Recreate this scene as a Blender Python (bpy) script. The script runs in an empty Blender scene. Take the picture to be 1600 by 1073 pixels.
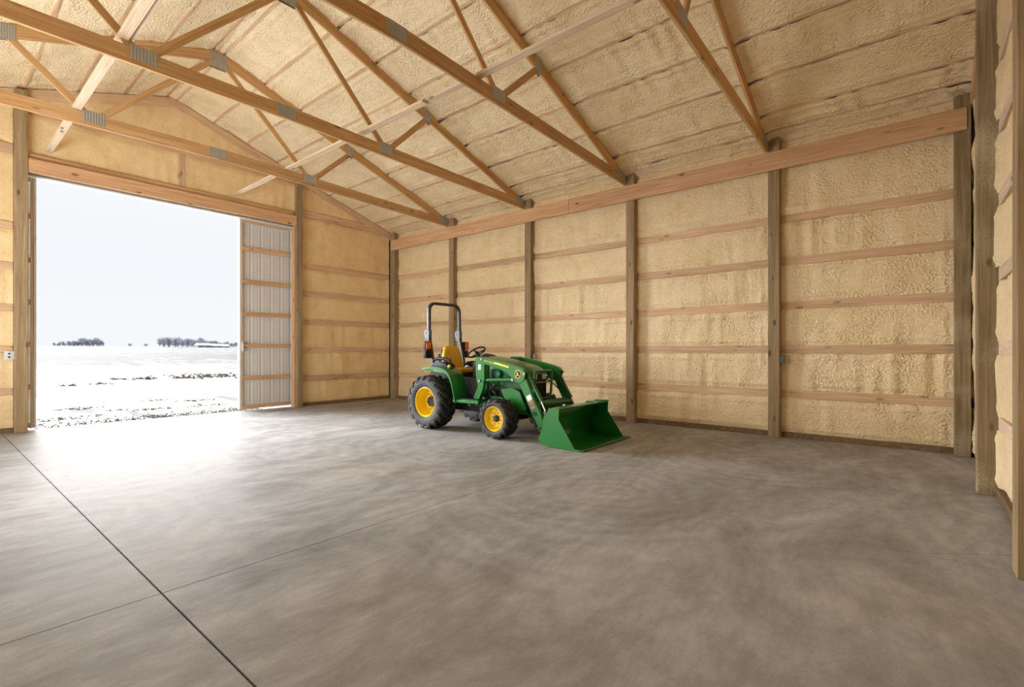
import bpy, bmesh, math, random
import numpy as np
from mathutils import Matrix, Vector

random.seed(7)
SC = bpy.context.scene
COL = SC.collection
R = math.radians

# ------------------------------------------------------------------ camera
YAW = 0.882
cam_data = bpy.data.cameras.new('camera')
cam_data.sensor_fit = 'HORIZONTAL'
cam_data.sensor_width = 36.0
cam_data.lens = 763.6 / 1600.0 * 36.0
cam_data.shift_y = 11.0 / 1600.0
cam_data.clip_start = 0.05
cam_data.clip_end = 3000
cam = bpy.data.objects.new('camera', cam_data)
cam.location = (0.0, 0.0, 1.365)
cam.rotation_euler = (R(90), 0, -YAW)
COL.objects.link(cam)
SC.camera = cam

# ------------------------------------------------------------------ world, light, exposure
SKY = 0.97
world = bpy.data.worlds.new('overcast_sky')
SC.world = world
world.use_nodes = True
wn = world.node_tree
wn.nodes.clear()
w_out = wn.nodes.new('ShaderNodeOutputWorld')
w_bg = wn.nodes.new('ShaderNodeBackground')
w_tc = wn.nodes.new('ShaderNodeTexCoord')
w_sep = wn.nodes.new('ShaderNodeSeparateXYZ')
w_ramp = wn.nodes.new('ShaderNodeValToRGB')
_e = w_ramp.color_ramp.elements
_e[0].position = 0.0
_e[0].color = (0.95, 0.975, 1.0, 1)
_e[1].position = 1.0
_e[1].color = (0.97, 0.985, 1.0, 1)
for _p, _c in ((0.06, (0.96, 0.98, 1.0, 1)), (0.14, (0.925, 0.955, 0.99, 1)), (0.26, (0.965, 0.985, 1.0, 1))):
    _n = _e.new(_p)
    _n.color = _c
wn.links.new(w_tc.outputs['Generated'], w_sep.inputs[0])
wn.links.new(w_sep.outputs['Z'], w_ramp.inputs['Fac'])
wn.links.new(w_ramp.outputs['Color'], w_bg.inputs['Color'])
w_bg.inputs['Strength'].default_value = SKY
wn.links.new(w_bg.outputs[0], w_out.inputs['Surface'])


def area_light(name, loc, rot, sx, sy, energy, color=(1, 1, 1), portal=False):
    ld = bpy.data.lights.new(name, 'AREA')
    ld.shape = 'RECTANGLE'
    ld.size = sx
    ld.size_y = sy
    ld.energy = energy
    ld.color = color
    o = bpy.data.objects.new(name, ld)
    o.location = loc
    o.rotation_euler = rot
    COL.objects.link(o)
    if portal:
        ld.cycles.is_portal = True
    return o


# hazy low sun behind the overcast, shining in through the open doorway
sun_d = bpy.data.lights.new('hazy_sun', 'SUN')
sun_d.energy = 27.0
sun_d.angle = R(66)
sun_d.color = (0.94, 0.97, 1.0)
sun = bpy.data.objects.new('hazy_sun', sun_d)
sun.location = (-4, 40, 14)
sun.rotation_euler = Vector((math.sin(R(11)) * math.cos(R(12)), -math.cos(R(11)) * math.cos(R(12)), -math.sin(R(12)))).to_track_quat('-Z', 'Y').to_euler()
COL.objects.link(sun)
# a portal only steers the sampling of the sky through the doorway
area_light('doorway_portal', (3.2, 11.9, 2.2), (R(-90), 0, 0), 4.2, 4.6, 1, portal=True)

# added fill lamp in front of the closed left wall, outside the view
area_light('side_fill', (-1.9, 7.4, 1.7), (0, R(-90 - 34), 0), 2.8, 4.6, 580, (0.96, 0.98, 1.0))

SC.view_settings.view_transform = 'Standard'
SC.view_settings.look = 'None'
SC.view_settings.exposure = 0.0
SC.view_settings.gamma = 1.0
SC.view_settings.use_curve_mapping = False
SC.cycles.use_denoising = True
SC.cycles.max_bounces = 10
SC.cycles.diffuse_bounces = 7
SC.cycles.glossy_bounces = 4
SC.cycles.sample_clamp_indirect = 6.0
SC.cycles.caustics_reflective = False
SC.cycles.caustics_refractive = False

# ------------------------------------------------------------------ constants of the barn
XW = 8.542          # inner face of the right hand posts
YD = 11.44          # inner face of the door wall posts
YB = -0.46          # inner face of the back wall posts
XL = -2.06          # inner face of the left hand posts
CX = 3.24           # ridge
BAY = 2.44
Y4 = 1.79           # near truss plane
SLOPE = 1.0 / 3.0
ZR = 6.47           # roof plane (top of the top chords) at the ridge


def roof_z(x):
    return ZR - SLOPE * abs(x - CX)


# ------------------------------------------------------------------ noise
def _h(ix, iy, seed):
    v = np.sin(ix * 127.1 + iy * 311.7 + seed * 74.7) * 43758.5453
    return v - np.floor(v)


def vnoise(x, y, seed=0):
    ix = np.floor(x)
    iy = np.floor(y)
    fx = x - ix
    fy = y - iy
    fx = fx * fx * (3 - 2 * fx)
    fy = fy * fy * (3 - 2 * fy)
    a = _h(ix, iy, seed)
    b = _h(ix + 1, iy, seed)
    c = _h(ix, iy + 1, seed)
    d = _h(ix + 1, iy + 1, seed)
    return (a * (1 - fx) + b * fx) * (1 - fy) + (c * (1 - fx) + d * fx) * fy - 0.5


# ------------------------------------------------------------------ materials
def new_mat(name):
    m = bpy.data.materials.new(name)
    m.use_nodes = True
    nt = m.node_tree
    b = nt.nodes['Principled BSDF']
    return m, nt, b


def N(nt, kind, **kw):
    n = nt.nodes.new(kind)
    for k, v in kw.items():
        if k in n.inputs:
            n.inputs[k].default_value = v
        else:
            setattr(n, k, v)
    return n


def ramp(nt, src, stops):
    r = nt.nodes.new('ShaderNodeValToRGB')
    e = r.color_ramp.elements
    while len(e) < len(stops):
        e.new(0.5)
    for el, (p, c) in zip(e, stops):
        el.position = p
        el.color = (c[0], c[1], c[2], 1) if len(c) == 3 else c
    nt.links.new(src, r.inputs['Fac'])
    return r


def mixc(nt, fac, a, b, blend='MIX'):
    m = nt.nodes.new('ShaderNodeMix')
    m.data_type = 'RGBA'
    m.blend_type = blend
    for sock, v in ((m.inputs[0], fac), (m.inputs[6], a), (m.inputs[7], b)):
        if hasattr(v, 'is_output') or hasattr(v, 'links'):
            nt.links.new(v, sock)
        elif isinstance(v, (int, float)):
            sock.default_value = v
        else:
            sock.default_value = (v[0], v[1], v[2], 1)
    return m.outputs[2]


def plain(name, col, rough=0.5, metal=0.0, spec=0.5, noise=0.0, coat=0.0):
    m, nt, b = new_mat(name)
    b.inputs['Roughness'].default_value = rough
    b.inputs['Metallic'].default_value = metal
    b.inputs['Specular IOR Level'].default_value = spec
    b.inputs['Coat Weight'].default_value = coat
    tc = N(nt, 'ShaderNodeTexCoord')
    n = N(nt, 'ShaderNodeTexNoise', Scale=9.0, Detail=5.0)
    nt.links.new(tc.outputs['Object'], n.inputs['Vector'])
    k = noise if noise else 0.08
    lo = tuple(c * (1 - k) for c in col)
    hi = tuple(min(1, c * (1 + k)) for c in col)
    rr = ramp(nt, n.outputs['Fac'], [(0.3, lo), (0.7, hi)])
    nt.links.new(rr.outputs['Color'], b.inputs['Base Color'])
    return m


def wood(name, dark, mid, light, knots=0.5, speck=0.0, rough=0.75, tone=0.12):
    """grain runs along the local X axis of each piece"""
    m, nt, b = new_mat(name)
    tc = N(nt, 'ShaderNodeTexCoord')
    oi = N(nt, 'ShaderNodeObjectInfo')
    sc = N(nt, 'ShaderNodeVectorMath', operation='SCALE')
    sc.inputs[0].default_value = (37.0, 61.0, 83.0)
    nt.links.new(oi.outputs['Random'], sc.inputs['Scale'])
    ad = N(nt, 'ShaderNodeVectorMath', operation='ADD')
    nt.links.new(tc.outputs['Object'], ad.inputs[0])
    nt.links.new(sc.outputs[0], ad.inputs[1])
    mp = N(nt, 'ShaderNodeMapping')
    mp.inputs['Scale'].default_value = (0.7, 13.0, 13.0)
    nt.links.new(ad.outputs[0], mp.inputs['Vector'])
    n1 = N(nt, 'ShaderNodeTexNoise', Scale=1.0, Detail=5.0, Roughness=0.6, Distortion=1.2)
    nt.links.new(mp.outputs[0], n1.inputs['Vector'])
    mp2 = N(nt, 'ShaderNodeMapping')
    mp2.inputs['Scale'].default_value = (2.0, 90.0, 90.0)
    nt.links.new(ad.outputs[0], mp2.inputs['Vector'])
    n2 = N(nt, 'ShaderNodeTexNoise', Scale=1.0, Detail=3.0)
    nt.links.new(mp2.outputs[0], n2.inputs['Vector'])
    r1 = ramp(nt, n1.outputs['Fac'], [(0.28, dark), (0.5, mid), (0.72, light)])
    r2 = ramp(nt, n2.outputs['Fac'], [(0.3, (0.72, 0.70, 0.66)), (0.65, (1.05, 1.05, 1.05))])
    c = mixc(nt, 0.8, r1.outputs['Color'], r2.outputs['Color'], 'MULTIPLY')
    # knots
    mp3 = N(nt, 'ShaderNodeMapping')
    mp3.inputs['Scale'].default_value = (2.1, 5.5, 5.5)
    nt.links.new(ad.outputs[0], mp3.inputs['Vector'])
    vo = N(nt, 'ShaderNodeTexVoronoi', Scale=1.0)
    nt.links.new(mp3.outputs[0], vo.inputs['Vector'])
    rk = ramp(nt, vo.outputs['Distance'], [(0.07, (knots,) * 3), (0.15, (0, 0, 0))])
    c = mixc(nt, rk.outputs['Color'], c, tuple(d * 0.28 for d in dark))
    # tone of each board
    rt = ramp(nt, oi.outputs['Random'], [(0.0, (1 - tone,) * 3), (1.0, (1 + tone * 0.6,) * 3)])
    c = mixc(nt, 1.0, c, rt.outputs['Color'], 'MULTIPLY')
    if speck:
        n4 = N(nt, 'ShaderNodeTexNoise', Scale=130.0, Detail=4.0, Roughness=0.75)
        nt.links.new(ad.outputs[0], n4.inputs['Vector'])
        n5 = N(nt, 'ShaderNodeTexNoise', Scale=2.2, Detail=2.0)
        nt.links.new(ad.outputs[0], n5.inputs['Vector'])
        mu = N(nt, 'ShaderNodeMath', operation='MULTIPLY')
        nt.links.new(n4.outputs['Fac'], mu.inputs[0])
        nt.links.new(n5.outputs['Fac'], mu.inputs[1])
        rs = ramp(nt, mu.outputs[0], [(0.31 - 0.07 * speck, (0, 0, 0)), (0.41 - 0.05 * speck, (0.65, 0.65, 0.65))])
        c = mixc(nt, rs.outputs['Color'], c, (0.52, 0.44, 0.31))
    nt.links.new(c, b.inputs['Base Color'])
    b.inputs['Roughness'].default_value = rough
    b.inputs['Specular IOR Level'].default_value = 0.25
    bp = N(nt, 'ShaderNodeBump', Strength=0.25, Distance=0.004)
    nt.links.new(n2.outputs['Fac'], bp.inputs['Height'])
    nt.links.new(bp.outputs[0], b.inputs['Normal'])
    return m


def foam(name, lo, mid, hi, bump=1.0):
    m, nt, b = new_mat(name)
    tc = N(nt, 'ShaderNodeTexCoord')
    n1 = N(nt, 'ShaderNodeTexNoise', Scale=2.3, Detail=5.0, Roughness=0.6)
    nt.links.new(tc.outputs['Object'], n1.inputs['Vector'])
    n2 = N(nt, 'ShaderNodeTexNoise', Scale=26.0, Detail=4.0, Roughness=0.65, Distortion=0.4)
    nt.links.new(tc.outputs['Object'], n2.inputs['Vector'])
    vo = N(nt, 'ShaderNodeTexVoronoi', Scale=34.0, feature='SMOOTH_F1')
    vo.inputs['Smoothness'].default_value = 0.6
    nt.links.new(tc.outputs['Object'], vo.inputs['Vector'])
    n3 = N(nt, 'ShaderNodeTexNoise', Scale=4.0, Detail=3.0)
    nt.links.new(tc.outputs['Object'], n3.inputs['Vector'])
    r1 = ramp(nt, n1.outputs['Fac'], [(0.3, lo), (0.5, mid), (0.7, hi)])
    r2 = ramp(nt, vo.outputs['Distance'], [(0.15, (1.02, 1.02, 1.02)), (0.75, (0.94, 0.925, 0.90))])
    c = mixc(nt, 1.0, r1.outputs['Color'], r2.outputs['Color'], 'MULTIPLY')
    nt.links.new(c, b.inputs['Base Color'])
    b.inputs['Roughness'].default_value = 0.62
    b.inputs['Specular IOR Level'].default_value = 0.3
    ms = N(nt, 'ShaderNodeMath', operation='MULTIPLY')
    nt.links.new(vo.outputs['Distance'], ms.inputs[0])
    ms.inputs[1].default_value = -1.1
    ma = N(nt, 'ShaderNodeMath', operation='MULTIPLY_ADD')
    nt.links.new(n2.outputs['Fac'], ma.inputs[0])
    ma.inputs[1].default_value = 0.35
    nt.links.new(ms.outputs[0], ma.inputs[2])
    rb = ramp(nt, n3.outputs['Fac'], [(0.32, (0.15, 0.15, 0.15)), (0.62, (1, 1, 1))])
    mm = N(nt, 'ShaderNodeMath', operation='MULTIPLY')
    nt.links.new(ma.outputs[0], mm.inputs[0])
    nt.links.new(rb.outputs['Color'], mm.inputs[1])
    bp = N(nt, 'ShaderNodeBump', Strength=0.8 * bump, Distance=0.022)
    nt.links.new(mm.outputs[0], bp.inputs['Height'])
    nt.links.new(bp.outputs[0], b.inputs['Normal'])
    return m


def concrete():
    m, nt, b = new_mat('trowelled_concrete')
    tc = N(nt, 'ShaderNodeTexCoord')
    oi = N(nt, 'ShaderNodeObjectInfo')
    wp = N(nt, 'ShaderNodeTexNoise', Scale=0.45, Detail=2.0)
    nt.links.new(tc.outputs['Object'], wp.inputs['Vector'])
    sub = N(nt, 'ShaderNodeVectorMath', operation='MULTIPLY_ADD')
    nt.links.new(wp.outputs['Color'], sub.inputs[0])
    sub.inputs[1].default_value = (0.7, 0.7, 0)
    nt.links.new(tc.outputs['Object'], sub.inputs[2])
    mp = N(nt, 'ShaderNodeMapping')
    mp.inputs['Scale'].default_value = (0.7, 1.5, 1)
    mp.inputs['Rotation'].default_value = (0, 0, R(14))
    nt.links.new(sub.outputs[0], mp.inputs['Vector'])
    n1 = N(nt, 'ShaderNodeTexNoise', Scale=1.0, Detail=12.0, Roughness=0.68, Distortion=0.5)
    nt.links.new(mp.outputs[0], n1.inputs['Vector'])
    mp2 = N(nt, 'ShaderNodeMapping')
    mp2.inputs['Scale'].default_value = (3.2, 8.0, 1)
    mp2.inputs['Rotation'].default_value = (0, 0, R(-20))
    nt.links.new(sub.outputs[0], mp2.inputs['Vector'])
    n2 = N(nt, 'ShaderNodeTexNoise', Scale=1.0, Detail=12.0, Roughness=0.74)
    nt.links.new(mp2.outputs[0], n2.inputs['Vector'])
    n3 = N(nt, 'ShaderNodeTexNoise', Scale=90.0, Detail=2.0)
    nt.links.new(tc.outputs['Object'], n3.inputs['Vector'])
    n6 = N(nt, 'ShaderNodeTexNoise', Scale=0.7, Detail=3.0)
    nt.links.new(tc.outputs['Object'], n6.inputs['Vector'])
    r1 = ramp(nt, n1.outputs['Fac'], [(0.30, (0.25, 0.248, 0.247)), (0.5, (0.36, 0.363, 0.37)), (0.68, (0.465, 0.475, 0.49))])
    r2 = ramp(nt, n2.outputs['Fac'], [(0.33, (0.80, 0.79, 0.785)), (0.66, (1.12, 1.12, 1.12))])
    r3 = ramp(nt, n3.outputs['Fac'], [(0.3, (0.94, 0.94, 0.94)), (0.7, (1.05, 1.05, 1.05))])
    r6 = ramp(nt, n6.outputs['Fac'], [(0.3, (1.0, 0.95, 0.89)), (0.7, (0.97, 0.99, 1.0))])
    c = mixc(nt, 0.75, r1.outputs['Color'], r2.outputs['Color'], 'MULTIPLY')
    c = mixc(nt, 1.0, c, r3.outputs['Color'], 'MULTIPLY')
    c = mixc(nt, 0.8, c, r6.outputs['Color'], 'MULTIPLY')
    # arcs left by the power trowel
    va = N(nt, 'ShaderNodeTexVoronoi', Scale=0.42)
    nt.links.new(sub.outputs[0], va.inputs['Vector'])
    na = N(nt, 'ShaderNodeTexNoise', Scale=2.5, Detail=6.0, Roughness=0.7)
    nt.links.new(tc.outputs['Object'], na.inputs['Vector'])
    m1 = N(nt, 'ShaderNodeMath', operation='MULTIPLY_ADD')
    nt.links.new(na.outputs['Fac'], m1.inputs[0])
    m1.inputs[1].default_value = 0.22
    nt.links.new(va.outputs['Distance'], m1.inputs[2])
    m2 = N(nt, 'ShaderNodeMath', operation='MULTIPLY')
    nt.links.new(m1.outputs[0], m2.inputs[0])
    m2.inputs[1].default_value = 70.0
    m3 = N(nt, 'ShaderNodeMath', operation='SINE')
    nt.links.new(m2.outputs[0], m3.inputs[0])
    m4 = N(nt, 'ShaderNodeMath', operation='MULTIPLY_ADD')
    nt.links.new(m3.outputs[0], m4.inputs[0])
    m4.inputs[1].default_value = 0.5
    m4.inputs[2].default_value = 0.5
    ra = ramp(nt, m4.outputs[0], [(0.0, (0.90, 0.895, 0.89)), (1.0, (1.04, 1.04, 1.04))])
    c = mixc(nt, 0.75, c, ra.outputs['Color'], 'MULTIPLY')
    # small dark spots
    vo = N(nt, 'ShaderNodeTexVoronoi', Scale=1.3)
    nt.links.new(tc.outputs['Object'], vo.inputs['Vector'])
    rv = ramp(nt, vo.outputs['Distance'], [(0.012, (0.7, 0.7, 0.7)), (0.03, (0, 0, 0))])
    c = mixc(nt, rv.outputs['Color'], c, (0.10, 0.085, 0.07))
    nt.links.new(c, b.inputs['Base Color'])
    rr = ramp(nt, n2.outputs['Fac'], [(0.3, (0.42, 0.42, 0.42)), (0.7, (0.66, 0.66, 0.66))])
    rr1 = ramp(nt, n1.outputs['Fac'], [(0.3, (0.85, 0.85, 0.85)), (0.7, (1.1, 1.1, 1.1))])
    rg = mixc(nt, 1.0, rr.outputs['Color'], rr1.outputs['Color'], 'MULTIPLY')
    nt.links.new(rg, b.inputs['Roughness'])
    rsp = ramp(nt, n2.outputs['Fac'], [(0.32, (0.002, 0.002, 0.002)), (0.68, (0.013, 0.013, 0.013))])
    nt.links.new(rsp.outputs['Color'], b.inputs['Specular IOR Level'])
    return m


def snow_mat():
    m, nt, b = new_mat('snowy_stubble')
    tc = N(nt, 'ShaderNodeTexCoord')
    sep = N(nt, 'ShaderNodeSeparateXYZ')
    nt.links.new(tc.outputs['Object'], sep.inputs[0])
    wob = N(nt, 'ShaderNodeTexNoise', Scale=0.03, Detail=3.0)
    nt.links.new(tc.outputs['Object'], wob.inputs['Vector'])
    mad = N(nt, 'ShaderNodeMath', operation='MULTIPLY_ADD')
    nt.links.new(wob.outputs['Fac'], mad.inputs[0])
    mad.inputs[1].default_value = 20.0
    nt.links.new(sep.outputs['Y'], mad.inputs[2])
    mr = N(nt, 'ShaderNodeMapRange')
    nt.links.new(mad.outputs[0], mr.inputs['Value'])
    mr.inputs['From Min'].default_value = 12.0
    mr.inputs['From Max'].default_value = 412.0
    # snow cover far away: stubble bands that run across the field
    snow = (0.80, 0.82, 0.84)
    tan = (0.165, 0.128, 0.094)
    grey = (0.155, 0.15, 0.153)
    pale = (0.18, 0.178, 0.178)
    band = ramp(nt, mr.outputs[0], [
        (0.0, snow), (0.085, snow), (0.11, (0.27, 0.27, 0.27)), (0.17, (0.22, 0.217, 0.21)), (0.20, (0.185, 0.165, 0.14)), (0.25, tan), (0.285, (0.18, 0.168, 0.15)), (0.32, pale),
        (0.40, grey), (0.46, (0.2, 0.2, 0.205)), (0.56, (0.165, 0.163, 0.165)), (0.75, (0.19, 0.19, 0.196)), (1.0, (0.175, 0.175, 0.18))])
    # specks of stubble in the nearer snow
    n1 = N(nt, 'ShaderNodeTexNoise', Scale=1.6, Detail=4.0, Roughness=0.7)
    mp = N(nt, 'ShaderNodeMapping')
    mp.inputs['Scale'].default_value = (0.9, 0.13, 1)
    nt.links.new(tc.outputs['Object'], mp.inputs['Vector'])
    nt.links.new(mp.outputs[0], n1.inputs['Vector'])
    n2 = N(nt, 'ShaderNodeTexNoise', Scale=0.09, Detail=2.0)
    nt.links.new(tc.outputs['Object'], n2.inputs['Vector'])
    sm = ramp(nt, mr.outputs[0], [(0.05, (0.0,) * 3), (0.115, (0.10,) * 3), (0.17, (0.24,) * 3), (0.24, (0.1,) * 3)])
    a1 = N(nt, 'ShaderNodeMath', operation='ADD')
    nt.links.new(n1.outputs['Fac'], a1.inputs[0])
    nt.links.new(sm.outputs['Color'], a1.inputs[1])
    a2 = N(nt, 'ShaderNodeMath', operation='MULTIPLY_ADD')
    nt.links.new(n2.outputs['Fac'], a2.inputs[0])
    a2.inputs[1].default_value = 0.35
    nt.links.new(a1.outputs[0], a2.inputs[2])
    rs = ramp(nt, a2.outputs[0], [(0.70, (0, 0, 0)), (0.80, (0.9, 0.9, 0.9))])
    c = mixc(nt, rs.outputs['Color'], band.outputs['Color'], (0.075, 0.065, 0.055))
    nt.links.new(c, b.inputs['Base Color'])
    b.inputs['Roughness'].default_value = 0.9
    b.inputs['Specular IOR Level'].default_value = 0.1
    return m


M = {}
M['foam'] = foam('spray_foam', (0.76, 0.595, 0.345), (0.80, 0.64, 0.39), (0.835, 0.69, 0.44))
M['foam_far'] = foam('spray_foam_smooth', (0.72, 0.525, 0.27), (0.78, 0.59, 0.32), (0.82, 0.65, 0.38), 0.35)
M['foam_roof'] = foam('spray_foam_roof', (0.77, 0.62, 0.385), (0.81, 0.67, 0.435), (0.85, 0.72, 0.49))
M['lumber'] = wood('truss_lumber', (0.45, 0.25, 0.105), (0.59, 0.36, 0.165), (0.68, 0.45, 0.235), 0.7)
M['girt'] = wood('girt_lumber', (0.55, 0.35, 0.20), (0.66, 0.45, 0.28), (0.74, 0.55, 0.37), 0.6)
M['header'] = wood('header_lumber', (0.54, 0.30, 0.15), (0.67, 0.41, 0.23), (0.75, 0.51, 0.31), 0.9)
M['brace'] = wood('brace_lumber', (0.62, 0.45, 0.30), (0.71, 0.55, 0.39), (0.78, 0.64, 0.49), 0.9)  # glow from below on the braces is painted into this pale tone
M['post'] = wood('treated_post', (0.24, 0.165, 0.085), (0.34, 0.245, 0.135), (0.44, 0.335, 0.205), 0.8)
M['post_fuzz'] = wood('oversprayed_post', (0.16, 0.115, 0.06), (0.24, 0.175, 0.095), (0.33, 0.255, 0.15), 0.7, speck=0.9)
M['skirt'] = wood('treated_skirt', (0.13, 0.085, 0.045), (0.19, 0.125, 0.065), (0.26, 0.18, 0.10), 0.4)
M['plate'] = plain('galvanised_plate', (0.42, 0.42, 0.40), 0.5, 0.6)
M['concrete'] = concrete()
M['joint'] = plain('joint_grime', (0.05, 0.04, 0.035), 0.9)
M['siding'] = plain('steel_siding', (0.62, 0.61, 0.585), 0.6, noise=0.02)
M['white_metal'] = plain('white_metal', (0.78, 0.79, 0.80), 0.4)
M['snow'] = snow_mat()
M['dirt'] = plain('frozen_dirt', (0.11, 0.083, 0.062), 0.95, noise=0.5)
M['twig'] = plain('bare_twigs', (0.42, 0.43, 0.50), 0.95)  # distance haze is put into this pale bluish tone
M['farm_wall'] = plain('farm_wall', (0.26, 0.26, 0.27), 0.8)
M['farm_roof'] = plain('farm_snow_roof', (0.7, 0.72, 0.75), 0.8)
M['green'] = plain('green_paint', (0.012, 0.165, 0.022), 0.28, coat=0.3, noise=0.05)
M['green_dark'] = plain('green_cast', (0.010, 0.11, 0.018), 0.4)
M['yellow'] = plain('yellow_paint', (0.82, 0.55, 0.012), 0.35, noise=0.04)
M['seat'] = plain('yellow_vinyl', (0.70, 0.42, 0.010), 0.5, noise=0.05)
M['rubber'] = plain('tyre_rubber', (0.030, 0.029, 0.028), 0.8, noise=0.3)
M['sidewall'] = plain('tyre_sidewall', (0.045, 0.044, 0.044), 0.75, noise=0.3)
M['black'] = plain('black_plastic', (0.010, 0.010, 0.010), 0.6, spec=0.3)
M['engine'] = plain('engine_black', (0.014, 0.013, 0.012), 0.75, noise=0.4)
M['steel'] = plain('bare_steel', (0.26, 0.26, 0.255), 0.5, 0.6)
M['chrome'] = plain('chromed_rod', (0.7, 0.7, 0.7), 0.15, 1.0)
M['rops'] = plain('black_bar_paint', (0.020, 0.018, 0.017), 0.35)
M['hinge'] = plain('grey_hinge_paint', (0.13, 0.15, 0.20), 0.5)
M['amber'] = plain('amber_lens', (0.80, 0.16, 0.01), 0.2)
M['lens'] = plain('clear_lens', (0.55, 0.57, 0.58), 0.15)
M['decal'] = plain('white_decal', (0.72, 0.72, 0.70), 0.5)
M['decal_red'] = plain('orange_decal', (0.55, 0.12, 0.03), 0.5)
M['gold'] = plain('yellow_decal', (0.85, 0.62, 0.02), 0.45)
M['tank'] = plain('tank_green', (0.02, 0.16, 0.09), 0.4)
M['grey_box'] = plain('grey_steel_box', (0.10, 0.105, 0.11), 0.5, 0.3)
M['outlet_face'] = plain('outlet_plate', (0.62, 0.64, 0.66), 0.5)


# ------------------------------------------------------------------ object helpers
def link(o, parent=None):
    COL.objects.link(o)
    if parent is not None:
        o.parent = parent
    return o


def world_off(p):
    v = Vector((0, 0, 0))
    while p is not None:
        v = v + Vector(p.location)
        p = p.parent
    return v


def tag(o, label=None, cat=None, group=None, kind=None):
    if label:
        o['label'] = label
    if cat:
        o['category'] = cat
    if group:
        o['group'] = group
    if kind:
        o['kind'] = kind
    return o


def empty(name, loc, label=None, cat=None, group=None, kind=None):
    o = bpy.data.objects.new(name, None)
    o.empty_display_size = 0.1
    o.location = loc
    COL.objects.link(o)
    return tag(o, label, cat, group, kind)


def mk(name, verts, faces, mat, parent=None, smooth=False, recalc=True):
    """mesh given in world coordinates; parents are never rotated"""
    me = bpy.data.meshes.new(name)
    me.from_pydata([tuple(v) for v in verts], [], faces)
    if recalc:
        bm = bmesh.new()
        bm.from_mesh(me)
        bmesh.ops.recalc_face_normals(bm, faces=bm.faces)
        bm.to_mesh(me)
        bm.free()
    if smooth:
        me.shade_smooth()
    for mm in (mat if isinstance(mat, (list, tuple)) else [mat]):
        me.materials.append(mm)
    o = bpy.data.objects.new(name, me)
    link(o, parent)
    if parent is not None:
        o.location = -world_off(parent)
    return o


def from_bm(name, bm, mat, parent=None, smooth=False):
    bmesh.ops.recalc_face_normals(bm, faces=bm.faces)
    me = bpy.data.meshes.new(name)
    bm.to_mesh(me)
    bm.free()
    if smooth:
        me.shade_smooth()
        try:
            me.set_sharp_from_angle(angle=R(38))
        except Exception:
            pass
    me.materials.append(mat)
    o = bpy.data.objects.new(name, me)
    link(o, parent)
    if parent is not None:
        o.location = -world_off(parent)
    return o


def bm_box(bm, x0, x1, y0, y1, z0, z1):
    vs = [bm.verts.new(p) for p in ((x0, y0, z0), (x1, y0, z0), (x1, y1, z0), (x0, y1, z0),
                                    (x0, y0, z1), (x1, y0, z1), (x1, y1, z1), (x0, y1, z1))]
    for f in ((0, 3, 2, 1), (4, 5, 6, 7), (0, 1, 5, 4), (1, 2, 6, 5), (2, 3, 7, 6), (3, 0, 4, 7)):
        bm.faces.new([vs[i] for i in f])
    return vs


def box(name, x0, x1, y0, y1, z0, z1, mat, parent=None, bev=0.0, seg=2, smooth=True):
    bm = bmesh.new()
    bm_box(bm, x0, x1, y0, y1, z0, z1)
    if bev:
        bmesh.ops.bevel(bm, geom=bm.edges[:], offset=bev, segments=seg, affect='EDGES', profile=0.5)
    return from_bm(name, bm, mat, parent, smooth and bev > 0)


def boxes(name, lst, mat, parent=None):
    bm = bmesh.new()
    for b in lst:
        bm_box(bm, *b)
    return from_bm(name, bm, mat, parent)


def member(name, p0, p1, h, t, mat, parent=None, up=(0, 0, 1), ch=0.004, roll=0.0):
    """a sawn board: local X runs along it, h is its size along 'up', t its thickness"""
    p0 = Vector(p0)
    p1 = Vector(p1)
    d = p1 - p0
    L = d.length
    x = d.normalized()
    u = Vector(up)
    y = u.cross(x).normalized()
    z = x.cross(y).normalized()
    bm = bmesh.new()
    bm_box(bm, -L / 2, L / 2, -t / 2, t / 2, -h / 2, h / 2)
    if ch:
        bmesh.ops.bevel(bm, geom=bm.edges[:], offset=ch, segments=1, affect='EDGES')
    bmesh.ops.recalc_face_normals(bm, faces=bm.faces)
    me = bpy.data.meshes.new(name)
    bm.to_mesh(me)
    bm.free()
    me.materials.append(mat)
    o = bpy.data.objects.new(name, me)
    link(o, parent)
    mw = Matrix((x, y, z)).transposed().to_4x4()
    mw.translation = (p0 + p1) / 2 - (world_off(parent) if parent is not None else Vector((0, 0, 0)))
    o.matrix_local = mw
    return o


def bm_tube(bm, pts, rad, n=10, cap=True):
    pts = [Vector(p) for p in pts]
    rads = rad if isinstance(rad, (list, tuple)) else [rad] * len(pts)
    rings = []
    prev = None
    for i, p in enumerate(pts):
        if i == 0:
            d = pts[1] - p
        elif i == len(pts) - 1:
            d = p - pts[i - 1]
        else:
            d = (pts[i + 1] - p).normalized() + (p - pts[i - 1]).normalized()
        d.normalize()
        if prev is None:
            a = Vector((0, 0, 1)) if abs(d.z) < 0.9 else Vector((1, 0, 0))
            u = d.cross(a).normalized()
        else:
            u = (prev - d * prev.dot(d)).normalized()
        prev = u
        v = d.cross(u)
        rings.append([bm.verts.new(p + (u * math.cos(2 * math.pi * k / n) + v * math.sin(2 * math.pi * k / n)) * rads[i]) for k in range(n)])
    for a, b in zip(rings, rings[1:]):
        for k in range(n):
            bm.faces.new((a[k], a[(k + 1) % n], b[(k + 1) % n], b[k]))
    if cap:
        bm.faces.new(rings[0][::-1])
        bm.faces.new(rings[-1])


def tube(name, pts, rad, mat, parent=None, n=10):
    bm = bmesh.new()
    bm_tube(bm, pts, rad, n)
    return from_bm(name, bm, mat, parent, True)


def tubes(name, lst, mat, parent=None, n=8):
    bm = bmesh.new()
    for pts, rad in lst:
        bm_tube(bm, pts, rad, n)
    return from_bm(name, bm, mat, parent, True)


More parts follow.
